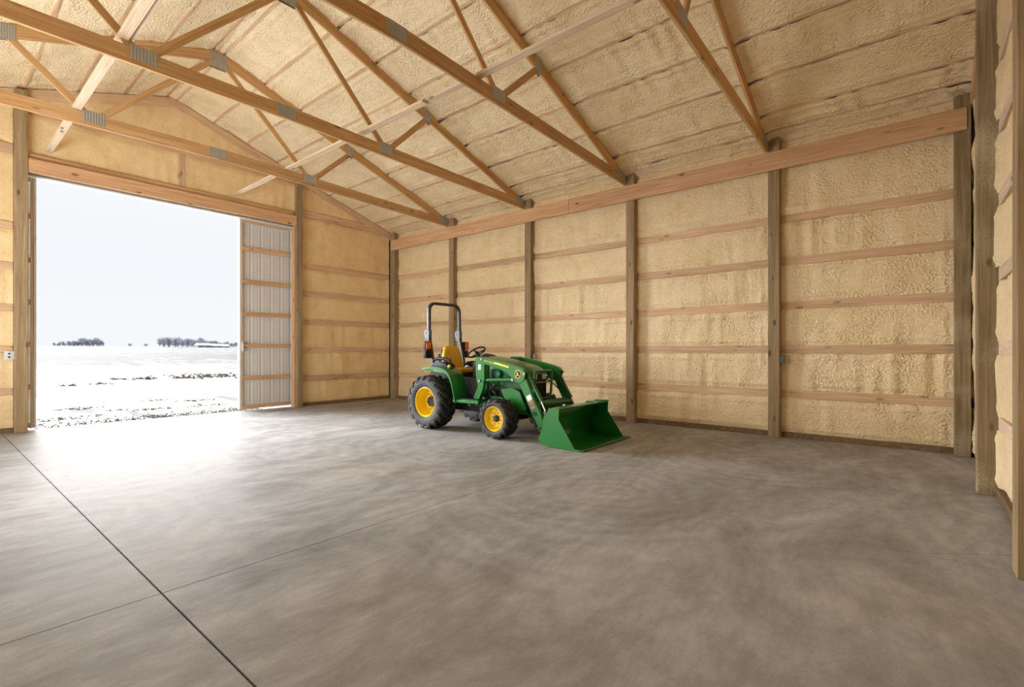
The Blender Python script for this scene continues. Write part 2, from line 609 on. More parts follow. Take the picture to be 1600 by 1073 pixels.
def extr(name, poly, x0, x1, mat, parent=None, bev=0.004, seg=1, axis='x'):
    """polygon in (Y, Z) pulled along X (axis 'x'), or in (X, Z) pulled along Y (axis 'y')"""
    bm = bmesh.new()
    if axis == 'x':
        a = [bm.verts.new((x0, p[0], p[1])) for p in poly]
        b = [bm.verts.new((x1, p[0], p[1])) for p in poly]
    elif axis == 'y':
        a = [bm.verts.new((p[0], x0, p[1])) for p in poly]
        b = [bm.verts.new((p[0], x1, p[1])) for p in poly]
    else:
        a = [bm.verts.new((p[0], p[1], x0)) for p in poly]
        b = [bm.verts.new((p[0], p[1], x1)) for p in poly]
    bm.faces.new(a)
    bm.faces.new(b[::-1])
    n = len(poly)
    for i in range(n):
        bm.faces.new((a[i], b[i], b[(i + 1) % n], a[(i + 1) % n]))
    bmesh.ops.recalc_face_normals(bm, faces=bm.faces)
    if bev:
        ed = [e for e in bm.edges if e.calc_face_angle(0) > R(25)]
        bmesh.ops.bevel(bm, geom=ed, offset=bev, segments=seg, affect='EDGES', profile=0.5)
    return from_bm(name, bm, mat, parent, bev > 0)


def bm_lathe(bm, prof, cx, cy, cz, n=48, closed=False):
    """profile of (x offset, radius) turned about the X axis through (cx, cy, cz)"""
    rings = []
    for (dx, r) in prof:
        rings.append([bm.verts.new((cx + dx, cy + r * math.cos(2 * math.pi * k / n), cz + r * math.sin(2 * math.pi * k / n))) for k in range(n)])
    pairs = list(zip(rings, rings[1:]))
    if closed:
        pairs.append((rings[-1], rings[0]))
    for a, b in pairs:
        for k in range(n):
            bm.faces.new((a[k], a[(k + 1) % n], b[(k + 1) % n], b[k]))
    return rings


def lathe(name, prof, c, mat, parent=None, n=48, closed=False, cap=False):
    bm = bmesh.new()
    rings = bm_lathe(bm, prof, c[0], c[1], c[2], n, closed)
    if cap:
        bm.faces.new(rings[0])
        bm.faces.new(rings[-1][::-1])
    return from_bm(name, bm, mat, parent, True)


# ------------------------------------------------------------------ foam panels
def foam_panel(parent, O, U, V, Nn, L, v0, v1, seed, mat=None, res=0.022, edge_u=0.02, edge_v=-0.012,
               amp=1.0, streak='v', name='foam_panel'):
    """one sprayed bay: a lumpy skin over the rectangle (or trapezoid) between its timbers"""
    mat = mat or M['foam']
    O = np.array(O, float)
    U = np.array(U, float)
    V = np.array(V, float)
    Nn = np.array(Nn, float)
    f0 = v0 if callable(v0) else (lambda u: np.full_like(u, v0))
    f1 = v1 if callable(v1) else (lambda u: np.full_like(u, v1))
    us0 = np.linspace(0, L, 60)
    H = float(np.max(f1(us0) - f0(us0)))
    nu = max(4, int(L / res))
    nv = max(4, int(H / res))
    u = np.linspace(0, L, nu + 1)
    t = np.linspace(0, 1, nv + 1)
    uu, tt = np.meshgrid(u, t, indexing='ij')
    a = f0(uu)
    b = f1(uu)
    vv = a + (b - a) * tt
    eu = np.minimum(uu, L - uu)
    ev = np.minimum(vv - a, b - vv)
    wig = 0.03 * vnoise(uu * 5, vv * 5, seed + 9)

    def sm(e, w):
        k = np.clip((e + wig) / w, 0, 1)
        return k * k * (3 - 2 * k)
    d = edge_u * (1 - sm(eu, 0.13)) + edge_v * (1 - sm(ev, 0.075))
    wu = (9.0, 1.3) if streak == 'v' else (1.3, 9.0)
    mask = np.clip(vnoise(uu * 0.9, vv * 0.9, seed + 5) * 2.2 + 0.7, 0.25, 1)
    d = d + 1.7 * amp * (0.026 * vnoise(uu * wu[0], vv * wu[1], seed) * mask
                   + 0.022 * vnoise(uu * 2.6, vv * 3.4, seed + 1)
                   + 0.005 * vnoise(uu * 11, vv * 11, seed + 2)
                   + 0.004 * vnoise(uu * 22, vv * 22, seed + 3) * mask
                   + 0.002 * np.abs(vnoise(uu * 17 + 3 * vnoise(uu * 4, vv * 4, seed), vv * 17, seed + 4)) * mask)
    # a rolled lip near the long edges
    lip = np.exp(-((ev - 0.085) / 0.03) ** 2) * (0.012 + 0.02 * vnoise(uu * 3.1, vv * 0.5, seed + 7))
    lip = lip + np.exp(-((eu - 0.13) / 0.04) ** 2) * (0.008 + 0.03 * vnoise(uu * 0.7, vv * 4.1, seed + 8))
    d = d + amp * lip
    P = O + uu[..., None] * U + vv[..., None] * V + d[..., None] * Nn
    P = P.reshape(-1, 3)
    w = nv + 1
    faces = []
    flip = np.dot(np.cross(U, V), Nn) < 0
    for i in range(nu):
        for j in range(nv):
            q = (i * w + j, (i + 1) * w + j, (i + 1) * w + j + 1, i * w + j + 1)
            faces.append(q[::-1] if flip else q)
    return mk(name, P, faces, mat, parent, smooth=True, recalc=False)


# ------------------------------------------------------------------ floor
floor = boxes('floor', [(-2.3, 8.85, -0.9, 11.80, -0.16, -0.012)], M['joint'])
tag(floor, 'grey trowelled concrete floor cut by control joints', 'floor', kind='structure')
g = 0.005
slabs = [
    [(-2.3, -0.9), (0.87 - g, -0.9), (0.87 - g, 3.27 - 0.0035), (-2.3, 3.27 - 0.0035)],
    [(-2.3, 3.27 + 0.0035), (0.87 - g, 3.27 + 0.0035), (0.87 - g, 7.37 - 0.002), (-2.3, 7.37 - 0.002)],
    [(-2.3, 7.37 + 0.002), (0.87 - g, 7.37 + 0.002), (0.87 - g, 11.8), (-2.3, 11.8)],
    [(0.87 + g, 3.27 + 0.0035), (8.85, 3.27 + 0.0035), (8.85, 11.8), (0.87 + g, 11.8)],
    [(0.87 + g, -0.9), (4.27 - 0.003, -0.9), (4.27 - 0.003, 3.27 - 0.0035), (0.87 + g, 3.27 - 0.0035)],
    [(4.27 + 0.003, 0.0), (4.93, -0.9), (8.85, -0.9), (8.85, 3.27 - 0.0035), (4.27 + 0.003, 3.27 - 0.0035)],
    [(4.27 + 0.003, -0.9), (4.924, -0.9), (4.27 + 0.003, -0.008)],
]
for p in slabs:
    extr('slab', p, -0.1, 0.0, M['concrete'], floor, bev=0.0, axis='z')

# ------------------------------------------------------------------ outside ground
gx = np.concatenate([np.linspace(-600, -40, 8), np.linspace(-30, 60, 46), np.linspace(80, 700, 10)])
gy = np.concatenate([np.linspace(-260, -10, 6), np.linspace(0, 60, 61), np.linspace(70, 420, 36), np.linspace(440, 700, 4)])
gv = []
for x in gx:
    for y in gy:
        z = -0.075 + 0.0105 * max(0.0, min(y, 420) - 12.5) - 0.02 * max(0.0, y - 420)
        if y > 34:
            z += 0.10 * float(vnoise(np.array(x * 0.13), np.array(y * 0.13), 3)) * min(1, (y - 34) / 20)
        gv.append((x, y, z))
w = len(gy)
gf = [(i * w + j, (i + 1) * w + j, (i + 1) * w + j + 1, i * w + j + 1) for i in range(len(gx) - 1) for j in range(w - 1)]
ground = mk('ground', gv, gf, M['snow'], smooth=True, recalc=False)
tag(ground, 'snow covered stubble field beyond the open doorway', 'field', kind='structure')


def clods(name, n, fx, fy, smin, smax, mat, seed):
    rnd = random.Random(seed)
    bm = bmesh.new()
    for _ in range(n):
        x, y = fx(rnd), fy(rnd)
        s = rnd.uniform(smin, smax)
        z = -0.075 + 0.0105 * max(0.0, y - 12.5)
        k = rnd.random() * 6.28
        top = bm.verts.new((x, y, z + s * 0.45))
        ring = [bm.verts.new((x + s * rnd.uniform(.6, 1.2) * math.cos(k + a), y + s * rnd.uniform(.5, .9) * math.sin(k + a), z - 0.02)) for a in (0, 1.2, 2.4, 3.7, 5.0)]
        for i in range(5):
            bm.faces.new((ring[i], ring[(i + 1) % 5], top))
    o = from_bm(name, bm, mat)
    return o


def threshold_x(r):
    return 1.2 + 4.2 * r.random() ** 0.75


th = clods('frozen_dirt', 1500, threshold_x, lambda r: 12.35 + abs(r.gauss(0, 0.42)), 0.015, 0.06, M['dirt'], 2)
tag(th, 'strip of brown frozen dirt and gravel just outside the doorway', 'dirt', kind='stuff')
patches = [(9.5, 27.5, 1.9, .8, 230), (8.0, 26.3, .7, .35, 60), (6.6, 27.0, .5, .2, 40), (5.7, 27.5, .35, .2, 22), (4.6, 24.6, .3, .12, 18),
           (3.6, 24.2, .2, .1, 8), (4.9, 15.6, .5, .2, 50), (4.3, 16.4, .5, .12, 22), (2.4, 15.6, .4, .12, 22), (3.6, 14.2, .4, .16, 34), (2.2, 13.7, .5, .2, 40),
           (1.7, 13.6, .3, .2, 22), (4.7, 14.2, .6, .2, 40), (3.0, 14.6, .3, .1, 16)]
for (px, py, sx, sy, n) in patches:
    o = clods('dirt_patch', n, lambda r, px=px, sx=sx: r.gauss(px, sx * .55), lambda r, py=py, sy=sy: r.gauss(py, sy * (1.6 if py > 20 else .7)), 0.04 if py < 20 else .05, 0.16 if py > 20 else 0.08, M['dirt'], int(px * 100 + py))
    tag(o, 'dark clods of earth showing through the snow', 'dirt', 'bare patches in the snow', 'stuff')

# ------------------------------------------------------------------ walls
GZ = [0.685, 1.385, 2.075, 2.765, 3.44]     # centres of the girts
GH = 0.125
cuts = [0.075] + [z for c in GZ for z in (c - GH / 2, c + GH / 2)]


def long_wall(name, side, xin, sgn, ys, skip=None, res=0.021):
    """a long wall: steel skin, with girts and foam bays between its posts. sgn +1: the room lies at smaller X"""
    xo = xin + sgn * 0.30
    if skip:
        a, b, zt = skip
        wl = boxes(name, [(min(xo, xo + .03), max(xo, xo + .03), -0.85, a, -0.1, 4.75), (min(xo, xo + .03), max(xo, xo + .03), b, 11.75, -0.1, 4.75),
                          (min(xo, xo + .03), max(xo, xo + .03), a, b, zt, 4.75)], M['siding'])
    else:
        wl = boxes(name, [(min(xo, xo + .03), max(xo, xo + .03), -0.85, 11.75, -0.1, 4.75)], M['siding'])
    tag(wl, '%s long wall of girts and sprayed foam between posts' % side, 'wall', kind='structure')
    xf = xin + sgn * 0.155
    sd = 11 if sgn > 0 else 301
    for (ya, yb) in ys:
        if skip and ya < skip[1] and yb > skip[0]:
            zs = [(skip[2] + .05, 4.66)]
            gz = []
        else:
            zs = [(cuts[i], cuts[i + 1]) for i in range(0, len(cuts) - 1, 2)] + [(cuts[-1], 4.66)]
            gz = GZ
        for z in gz:
            member('girt', (xf + sgn * 0.012, ya, z), (xf + sgn * 0.012, yb, z), GH, 0.038, M['girt'], wl, ch=0.003)
        for (z0, z1) in zs:
            sd += 13
            foam_panel(wl, (xf + sgn * 0.004, ya, 0), (0, 1, 0), (0, 0, 1), (-sgn, 0, 0), yb - ya, z0, z1, sd, res=res)
    return wl


PY = [Y4 + k * BAY for k in range(4)]       # far faces of the right hand posts
PWID = 0.165
bays = [(-0.43, PY[0] - PWID), (PY[0], PY[1] - PWID), (PY[1], PY[2] - PWID), (PY[2], PY[3] - PWID), (PY[3], 11.56)]
wall_right = long_wall('wall_right', 'right', XW, 1, bays)
wall_left = long_wall('wall_left', 'left', XL, -1, bays, res=0.08)

# door wall -----------------------------------------------------------------
DX0, DX1, DZ = 1.165, 5.773, 4.36
wd = bmesh.new()


def gable_slab(name, y0, y1, hole):
    pts_l = [(-2.40, -0.1), (DX0, -0.1), (DX0, DZ), (DX0, roof_z(DX0) + .12), (-2.40, roof_z(-2.40) + .12)]
    pts_m = [(DX0, DZ if hole else -0.1), (DX1, DZ if hole else -0.1), (DX1, roof_z(DX1) + .12), (CX, ZR + .12), (DX0, roof_z(DX0) + .12)]
    pts_r = [(DX1, -0.1), (8.86, -0.1), (8.86, roof_z(8.86) + .12), (DX1, roof_z(DX1) + .12)]
    bm = bmesh.new()
    for p in (pts_l, pts_m, pts_r):
        a = [bm.verts.new((q[0], y0, q[1])) for q in p]
        b = [bm.verts.new((q[0], y1, q[1])) for q in p]
        bm.faces.new(a)
        bm.faces.new(b[::-1])
        for i in range(len(p)):
            bm.faces.new((a[i], b[i], b[(i + 1) % len(p)], a[(i + 1) % len(p)]))
    return from_bm(name, bm, M['siding'])


YF = 11.575     # face of the foam on the door wall
wall_far = gable_slab('wall_far', 11.70, 11.73, True)
tag(wall_far, 'far gable wall with the wide open sliding doorway', 'wall', kind='structure')


def gp(x0, x1, v0, v1, seed, res=0.035, amp=0.55):
    f0 = (lambda u: v0(x0 + u)) if callable(v0) else v0
    f1 = (lambda u: v1(x0 + u)) if callable(v1) else v1
    foam_panel(wall_far, (x0, YF, 0), (1, 0, 0), (0, 0, 1), (0, -1, 0), x1 - x0, f0, f1, seed, M['foam_far'], res=res, amp=amp)


sec = [(-2.05, 1.0), (5.93, 8.52)]
sd = 800
for (xa, xb) in sec:
    for z in GZ:
        member('girt', (xa, YF, z), (xb, YF, z), GH, 0.038, M['girt'], wall_far, ch=0.003)
    for i in range(0, len(cuts) - 1, 2):
        sd += 7
        gp(xa, xb, cuts[i], cuts[i + 1], sd)
    gp(xa, xb, cuts[-1], 4.635, sd + 3)
    gp(xa, xb, 4.80, lambda x: np.maximum(4.83, ZR - SLOPE * np.abs(x - CX) - 0.10), sd + 5)
    member('girt', (xa, YF - .01, 4.715), (xb, YF - .01, 4.715), 0.16, 0.04, M['girt'], wall_far, ch=0.003)
# over the doorway
member('girt', (DX0, YF, 5.43), (DX1 + .02, YF, 5.43), 0.11, 0.04, M['girt'], wall_far, ch=0.003)
member('blocking', (3.42, YF, 4.69), (3.42, YF, 5.375), 0.13, 0.045, M['girt'], wall_far, up=(1, 0, 0), ch=0.003)
gp(DX0, 3.355, 4.69, 5.375, 901)
gp(3.485, DX1 + .02, 4.69, 5.375, 902)
gp(DX0, DX1 + .02, 5.485, lambda x: ZR - SLOPE * np.abs(x - CX) + 0.09, 903)
# rafters of the gable, half buried in the foam
for s in (-1, 1):
    member('rafter', (CX - s * .05, YF - .025, ZR - 0.10 + .016), (CX + s * 5.5, YF - .025, ZR - 0.10 - 5.5 * SLOPE), 0.17, 0.05 if s > 0 else 0.044, M['girt'], wall_far)

# back wall -------------------------------------------------------------------
wall_back = gable_slab('wall_back', -0.85, -0.82, False)
tag(wall_back, 'back gable wall of foam and girts seen at a glancing angle', 'wall', kind='structure')
YBF = -0.625
bx = [(-2.05, -0.30), (-0.14, 1.94), (2.10, 4.17), (4.34, 6.40), (6.57, 8.68)]
for k, (xa, xb) in enumerate(bx):
    fine = k >= 3
    for z in GZ + [4.1]:
        member('girt', (xa, YBF, z), (xb, YBF, z), GH, 0.038, M['brace'], wall_back, ch=0.003)
    cc = cuts + [4.1 - GH / 2, 4.1 + GH / 2]
    for i in range(0, len(cc) - 1, 2):
        sd += 9
        foam_panel(wall_back, (xa, YBF, 0), (1, 0, 0), (0, 0, 1), (0, 1, 0), xb - xa, cc[i], cc[i + 1], sd,
                   res=0.03 if fine else 0.08, edge_u=(0.02, 0.02, 0.02, 0.035, 0.08)[k], amp=0.6)
    foam_panel(wall_back, (xa, YBF, 0), (1, 0, 0), (0, 0, 1), (0, 1, 0), xb - xa, cc[-1],
               (lambda u, xa=xa: ZR - SLOPE * np.abs(xa + u - CX) - 0.05), sd + 2, res=0.06)
foam_panel(wall_back, (8.38, -0.59, 0), (1, 0, 0), (0, 0, 1), (0, 1, 0), 0.3, 0.0, 4.6, 77, edge_u=-.02)
for s in (-1, 1):
    member('rafter', (CX - s * .05, YBF + .05, ZR - 0.10 + .016), (CX + s * 5.5, YBF + .05, ZR - 0.10 - 5.5 * SLOPE), 0.18, 0.05 if s > 0 else 0.044, M['girt'], wall_back)

# skirt boards ------------------------------------------------------------------
for i, (ya, yb) in enumerate(bays):
    pass
bb = boxes('baseboard_right', [(XW + .13, XW + .17, a, b, 0, 0.085) for (a, b) in bays], M['skirt'])
tag(bb, 'dark treated skirt board along the foot of the right wall', 'baseboard', kind='structure')
bb = boxes('baseboard_far', [(-2.05, 1.0, YF - .03, YF + .01, 0, 0.085), (5.93, 8.53, YF - .03, YF + .01, 0, 0.085)], M['skirt'])
tag(bb, 'dark treated skirt board along the foot of the door wall', 'baseboard', kind='structure')
bb = boxes('baseboard_back', [(a, b, YBF - .01, YBF + .03, 0, 0.085) for (a, b) in bx], M['skirt'])
tag(bb, 'dark treated skirt board along the foot of the back wall', 'baseboard', kind='structure')

# ------------------------------------------------------------------ roof
ceiling = None
bm = bmesh.new()
for s in (-1, 1):
    xs = [CX, CX + s * 5.75]
    zs = [ZR + 0.13, ZR + 0.13 - 5.75 * SLOPE]
    vs = []
    for dz in (0, 0.02):
        for y in (-0.9, 11.85):
            for x, z in zip(xs, zs):
                vs.append(bm.verts.new((x, y, z + dz)))
    for f in ((0, 1, 3, 2), (4, 5, 7, 6), (0, 1, 5, 4), (2, 3, 7, 6), (1, 3, 7, 5), (0, 2, 6, 4)):
        bm.faces.new([vs[i] for i in f])
ceiling = from_bm('ceiling', bm, M['siding'])
tag(ceiling, 'pitched ceiling of purlins with cream sprayed foam between them', 'ceiling', kind='structure')
cs, sn = 1 / math.sqrt(1 + SLOPE ** 2), SLOPE / math.sqrt(1 + SLOPE ** 2)
PU = [0.09 + 0.67 * k for k in range(8)] + [5.14]
ybays = [(-0.58, PY[0]), (PY[0] + .04, PY[1]), (PY[1] + .04, PY[2]), (PY[2] + .04, PY[3]), (PY[3] + .04, YF + .04)]
sd = 2000
for s in (-1, 1):
    dirv = np.array((s * cs, 0, -sn))
    nv_ = np.array((-s * sn, 0, -cs))
    for bi, (ya, yb) in enumerate(ybays):
        for k, px in enumerate(PU):
            c = Vector((CX + s * px, 0, ZR - SLOPE * px)) - Vector(nv_) * 0.045
            member('purlin', (c.x, ya, c.z), (c.x, yb, c.z), 0.09, 0.04, M['girt'], ceiling, up=tuple(nv_), ch=0.003)
        lim = [-0.08] + PU + [5.52]
        for k in range(len(lim) - 1):
            a = lim[k] / cs + (0.02 if k else 0.0)
            b = lim[k + 1] / cs - 0.02
            sd += 11
            vis = (s > 0) or bi >= 2
            near = s > 0 and bi <= 2
            foam_panel(ceiling, np.array((CX, ya, ZR)) - nv_ * (0.014 if near else 0.03), (0, 1, 0), dirv, nv_, yb - ya, a, b, sd, M['foam_roof'],
                       res=0.024 if (s > 0 and bi <= 3) else (0.04 if vis else 0.09), edge_u=0.04, edge_v=0.010, amp=0.95)

# ------------------------------------------------------------------ posts
lab = ['third timber post from the back corner along the right wall', '', '', '']


def post(x0, x1, y0, y1, ztop, label, mat='post', plies=0, axis='y', group='timber wall posts'):
    o = member('timber_post', ((x0 + x1) / 2, (y0 + y1) / 2, 0), ((x0 + x1) / 2, (y0 + y1) / 2, ztop), x1 - x0, y1 - y0, M[mat], up=(1, 0, 0), ch=0.006)
    tag(o, label, 'post', group)
    return o


names = ['brown timber post on right wall with grey outlet box', 'brown timber post on right wall just behind the loader bucket',
         'brown timber post on right wall rising behind the tractor bonnet', 'brown timber post on right wall rising behind the tractor seat']
for k in range(4):
    post(XW, XW + 0.20, PY[k] - PWID, PY[k], 4.70, names[k], 'post')
post(XW - .01, XW + .2, -0.56, -0.40, 4.66, 'grey oversprayed corner post where right and back walls meet', 'post_fuzz')
post(XW, XW + .2, 11.34, 11.53, 4.70, 'brown corner post where right and door walls meet')
post(1.005, 1.165, YD, YD + .21, roof_z(1.0) - .02, 'tall knotty post on the left side of the open doorway')
post(5.773, 5.924, YD, YD + .21, roof_z(5.9) - .02, 'tall dark post on the right side of the doorway beside the half-open door')
post(6.40, 6.57, YBF - .05, YB, roof_z(6.5) - .02, 'tall speckled post standing clear of the back wall near the corner', 'post_fuzz')
post(4.175, 4.345, YBF - .05, YB - .012, roof_z(4.2) - .02, 'dark post on the back wall cut by the right edge of the photo', 'post')
post(1.94, 2.10, YBF - .05, YB, roof_z(2) - .02, 'post on the back wall behind the viewer, third from the corner', 'post')
for k in range(4):
    if True:
        post(XL - .2, XL, PY[k] - PWID, PY[k], 4.70, 'post on the left wall, %s from the door wall' % ('fourth', 'third', 'second', 'first')[k], 'post')

# ------------------------------------------------------------------ carrier beams
be = member('header_beam', (XW - .019, -0.52, 4.335), (XW - .019, 5.49, 4.335), 0.292, 0.038, M['header'], ch=0.005)
tag(be, 'orange knotty beam nailed across the posts, near half of right wall', 'beam', 'carrier beams')
be = member('header_beam', (XW - .019, 5.494, 4.335), (XW - .019, 11.46, 4.335), 0.292, 0.038, M['header'], ch=0.005)
tag(be, 'pale orange beam nailed across the posts, far half above tractor', 'beam', 'carrier beams')
be = member('header_beam', (XL + .019, -0.5, 4.335), (XL + .019, 11.46, 4.335), 0.292, 0.038, M['header'], ch=0.005)
tag(be, 'beam nailed across the posts of the left wall', 'beam', 'carrier beams')
hd = member('door_header', (DX0, YD + .04, 4.48), (DX1, YD + .04, 4.48), 0.235, 0.045, M['header'], ch=0.004)
tag(hd, 'red-brown plank spanning the top of the open doorway', 'beam', 'doorway planks')
hd = member('door_header', (DX0, YD + .09, 4.645), (DX1, YD + .09, 4.645), 0.09, 0.045, M['header'], ch=0.004)
tag(hd, 'narrow ledger board lying above the doorway plank', 'beam', 'doorway planks')


# ------------------------------------------------------------------ trusses
def plate(name, cx, cz, wx, wz, y, parent, ribs=9, ang=0.0, skew=0.0):
    """galvanised nail plate with pressed ribs, one on each face of the timber"""
    bm = bmesh.new()
    ca, sa = math.cos(ang), math.sin(ang)
    for yy, sg in ((y, -1), (y + 0.038, 1)):
        rows = []
        n = ribs * 2
        for i in range(n + 1):
            u = -wx / 2 + wx * i / n
            d = 0.0015 if i % 2 == 0 else 0.006
            col = []
            for v in (-wz / 2, wz / 2):
                v2 = v + skew * u
                col.append(bm.verts.new((cx + u * ca - v2 * sa, yy + sg * d, cz + u * sa + v2 * ca)))
            rows.append(col)
        for a, b in zip(rows, rows[1:]):
            f = (a[0], b[0], b[1], a[1])
            bm.faces.new(f if sg < 0 else f[::-1])
    me = bpy.data.meshes.new(name)
    bm.to_mesh(me)
    bm.free()
    me.materials.append(M['plate'])
    o = bpy.data.objects.new(name, me)
    link(o, parent)
    o.location = -world_off(parent)
    return o


def truss(y0, label, camber, seed, nodes=1.63, qn=2.5):
    rt = empty('roof_truss', (CX, y0 + .019, 4.5), label, 'truss', 'roof trusses')
    yc = y0 + .019
    zc_e, zc_m = 4.592, 4.592 + camber
    HL = 5.30

    def zb(dx):
        return zc_m + (zc_e - zc_m) * abs(dx) / HL
    for s in (-1, 1):
        member('bottom_chord', (CX, yc, zc_m), (CX + s * HL, yc, zc_e), 0.184, 0.038, M['lumber'], rt)
        member('top_chord', (CX - s * .02, yc, ZR - 0.097 + .006), (CX + s * (HL + .02), yc, ZR - 0.097 - (HL + .02) * SLOPE), 0.184, 0.0365 if s > 0 else 0.0358, M['lumber'], rt)
        n = nodes
        member('web', (CX + s * (n - .03), yc, zb(n) + .04), (CX + s * .09, yc, 6.25), 0.089, 0.035, M['lumber'], rt)
        member('web', (CX + s * (n + .06), yc, zb(n) + .05), (CX + s * (qn + .02), yc, ZR - .14 - (qn + .02) * SLOPE), 0.089, 0.034, M['lumber'], rt)
        sl = (zc_e - zc_m) / HL
        plate('nail_plate', CX + s * n, zb(n) + .04, 0.25, 0.17, y0, rt, 8, skew=s * sl)
        plate('nail_plate', CX + s * qn, ZR - .12 - qn * SLOPE, 0.15, 0.20, y0, rt, 6, skew=-s * SLOPE)
        plate('nail_plate', CX + s * (HL - .17), 4.70, 0.30, 0.26, y0, rt, 10, skew=-s * .12)
    plate('nail_plate', CX, 6.27, 0.25, 0.25, y0, rt, 9)
    plate('nail_plate', CX - .02, zc_m + .005, 0.26, 0.165, y0, rt, 13)
    return rt


truss(PY[3], 'roof truss nearest the open doorway, its peak plate in view', 0.11, 1)
truss(PY[2], 'roof truss whose heel meets the post behind the bonnet, second from the doorway', 0.055, 2)
truss(PY[1], 'roof truss whose heel meets the post behind the bucket, third from the doorway', 0.15, 3)
truss(PY[0], 'roof truss above the post with the outlet box, closest to the viewer', 0.12, 4, qn=2.1)

for xb, lb in ((4.43, 'pale board laid across the truss bottoms, right of the ridge'), (1.42, 'pale board laid across the truss bottoms, left of the ridge')):
    rt = empty('lateral_brace', (xb, 5.5, 4.79), lb, 'brace', 'lateral braces')
    member('board', (xb, 11.53, 4.79), (xb, 5.2, 4.79), 0.036, 0.10, M['brace'], rt, ch=0.003)
    member('board', (xb + .06, 6.9, 4.828), (xb + .06, -0.55, 4.828), 0.036, 0.10, M['brace'], rt, ch=0.003)

# ------------------------------------------------------------------ sliding doors
def door_leaf(name, x0, x1, label):
    y = 11.76
    rt = empty(name, ((x0 + x1) / 2, y, 0), label, 'door', kind='structure')
    zt, zb_ = 4.34, 0.03
    # ribbed steel sheet
    pts = []
    x = x0 + .02
    while x < x1 - .02:
        pts += [(x, 0.0), (x + .012, .009), (x + .038, .009), (x + .05, 0.0), (x + .105, 0.0), (x + .112, .003), (x + .122, .003), (x + .129, 0.0),
                (x + .167, 0.0), (x + .174, .003), (x + .184, .003), (x + .191, 0.0)]
        x += 0.229
    pts = [p for p in pts if p[0] <= x1 - .02]
    vs, fs = [], []
    for (px, dy) in pts:
        for z in (zb_, zt):
            vs.append((px, y + .055 + dy, z))
    for i in range(len(pts) - 1):
        fs.append((2 * i, 2 * i + 2, 2 * i + 3, 2 * i + 1))
    mk('metal_sheet', vs, fs, M['siding'], rt)
    for z in (0.738, 1.475, 2.198, 2.929, 3.685):
        member('girt', (x0 + .06, y + .02, z), (x1 - .06, y + .02, z), 0.09, 0.036, M['header'], rt, ch=0.002)
    member('rail', (x0 + .06, y + .02, zb_ + .045), (x1 - .06, y + .02, zb_ + .045), 0.085, 0.04, M['girt'], rt, ch=0.002)
    member('rail', (x0 + .06, y + .02, zt - .03), (x1 - .06, y + .02, zt - .03), 0.06, 0.04, M['girt'], rt, ch=0.002)
    for (a, b) in ((x0 + .025, x0 + .07), (x1 - .07, x1 - .025)):
        member('stile', ((a + b) / 2, y + .02, zb_), ((a + b) / 2, y + .02, zt), b - a, 0.044, M['brace'], rt, up=(1, 0, 0), ch=0.002)  # paler lumber: daylight on the stiles is put into their colour
    for (a, b) in ((x0, x0 + .03), (x1 - .03, x1)):
        tag(box('edge_channel', a, b, y - .012, y + .09, zb_, zt, M['white_metal'], rt, bev=.004), 'white metal edge channel')
    return rt


d1 = door_leaf('door_1', 4.60, 6.05, 'right leaf of the sliding door, half across the opening')
hx = box('handle', 4.655, 4.675, 11.72, 11.765, 1.35, 1.56, M['white_metal'], d1, bev=.004)
d2 = door_leaf('door_2', -0.2, 1.30, 'left leaf of the sliding door, slid almost fully aside')
tr = boxes('trim_1', [(DX0 - 1.5, DX1 + 1.6, 11.735, 11.80, 4.345, 4.42), (DX0, DX1, 11.64, 11.70, 4.335, 4.36)], M['white_metal'])
tag(tr, 'white metal track and trim along the head of the doorway', 'trim', kind='structure')
tr = member('trim_2', (DX1 - .018, YD + .13, 0), (DX1 - .018, YD + .13, 4.36), 0.036, 0.14, M['header'], up=(1, 0, 0))
tag(tr, 'orange jamb board on the right side of the doorway', 'trim', kind='structure')


# ------------------------------------------------------------------ electrical boxes
def outlet(x0, x1, y0, y1, z0, z1, face, label, dark=False):
    bx_ = box('outlet_box', x0, x1, y0, y1, z0, z1, M['grey_box'], bev=.004)
    tag(bx_, label, 'outlet', 'electrical boxes')
    cxx, czz = (x0 + x1) / 2, (z0 + z1) / 2
    f = box('cover_plate', x0 - .004, x1 + .004, y0 - .006, y0, z0 - .004, z1 + .004, M['grey_box'] if dark else M['outlet_face'], bx_, bev=.002)
    f.location = (0, 0, 0)
    for dz in (-.028, .028):
        s_ = box('socket', cxx - .014, cxx + .014, y0 - .009, y0 - .005, czz + dz - .013, czz + dz + .013, M['black'] if not dark else M['outlet_face'], f, bev=.002)
        s_.location = (0, 0, 0)
    return bx_


outlet(0.895, 1.004, 11.50, 11.56, 1.22, 1.35, 'y', 'light grey double outlet box left of the tall knotty door post')
outlet(8.56, 8.655, 1.575, 1.624, 1.16, 1.28, 'y', 'small dark grey outlet box on the side of the right wall post', True)
outlet(8.585, 8.665, 6.44, 6.499, 1.17, 1.29, 'y', 'small outlet box low on the post behind the bonnet')

# ------------------------------------------------------------------ tractor
TC = 6.36
trac = empty('compact_tractor', (TC, 5.6, 0), 'green compact tractor with yellow seat and wheels and a front loader bucket', 'tractor')


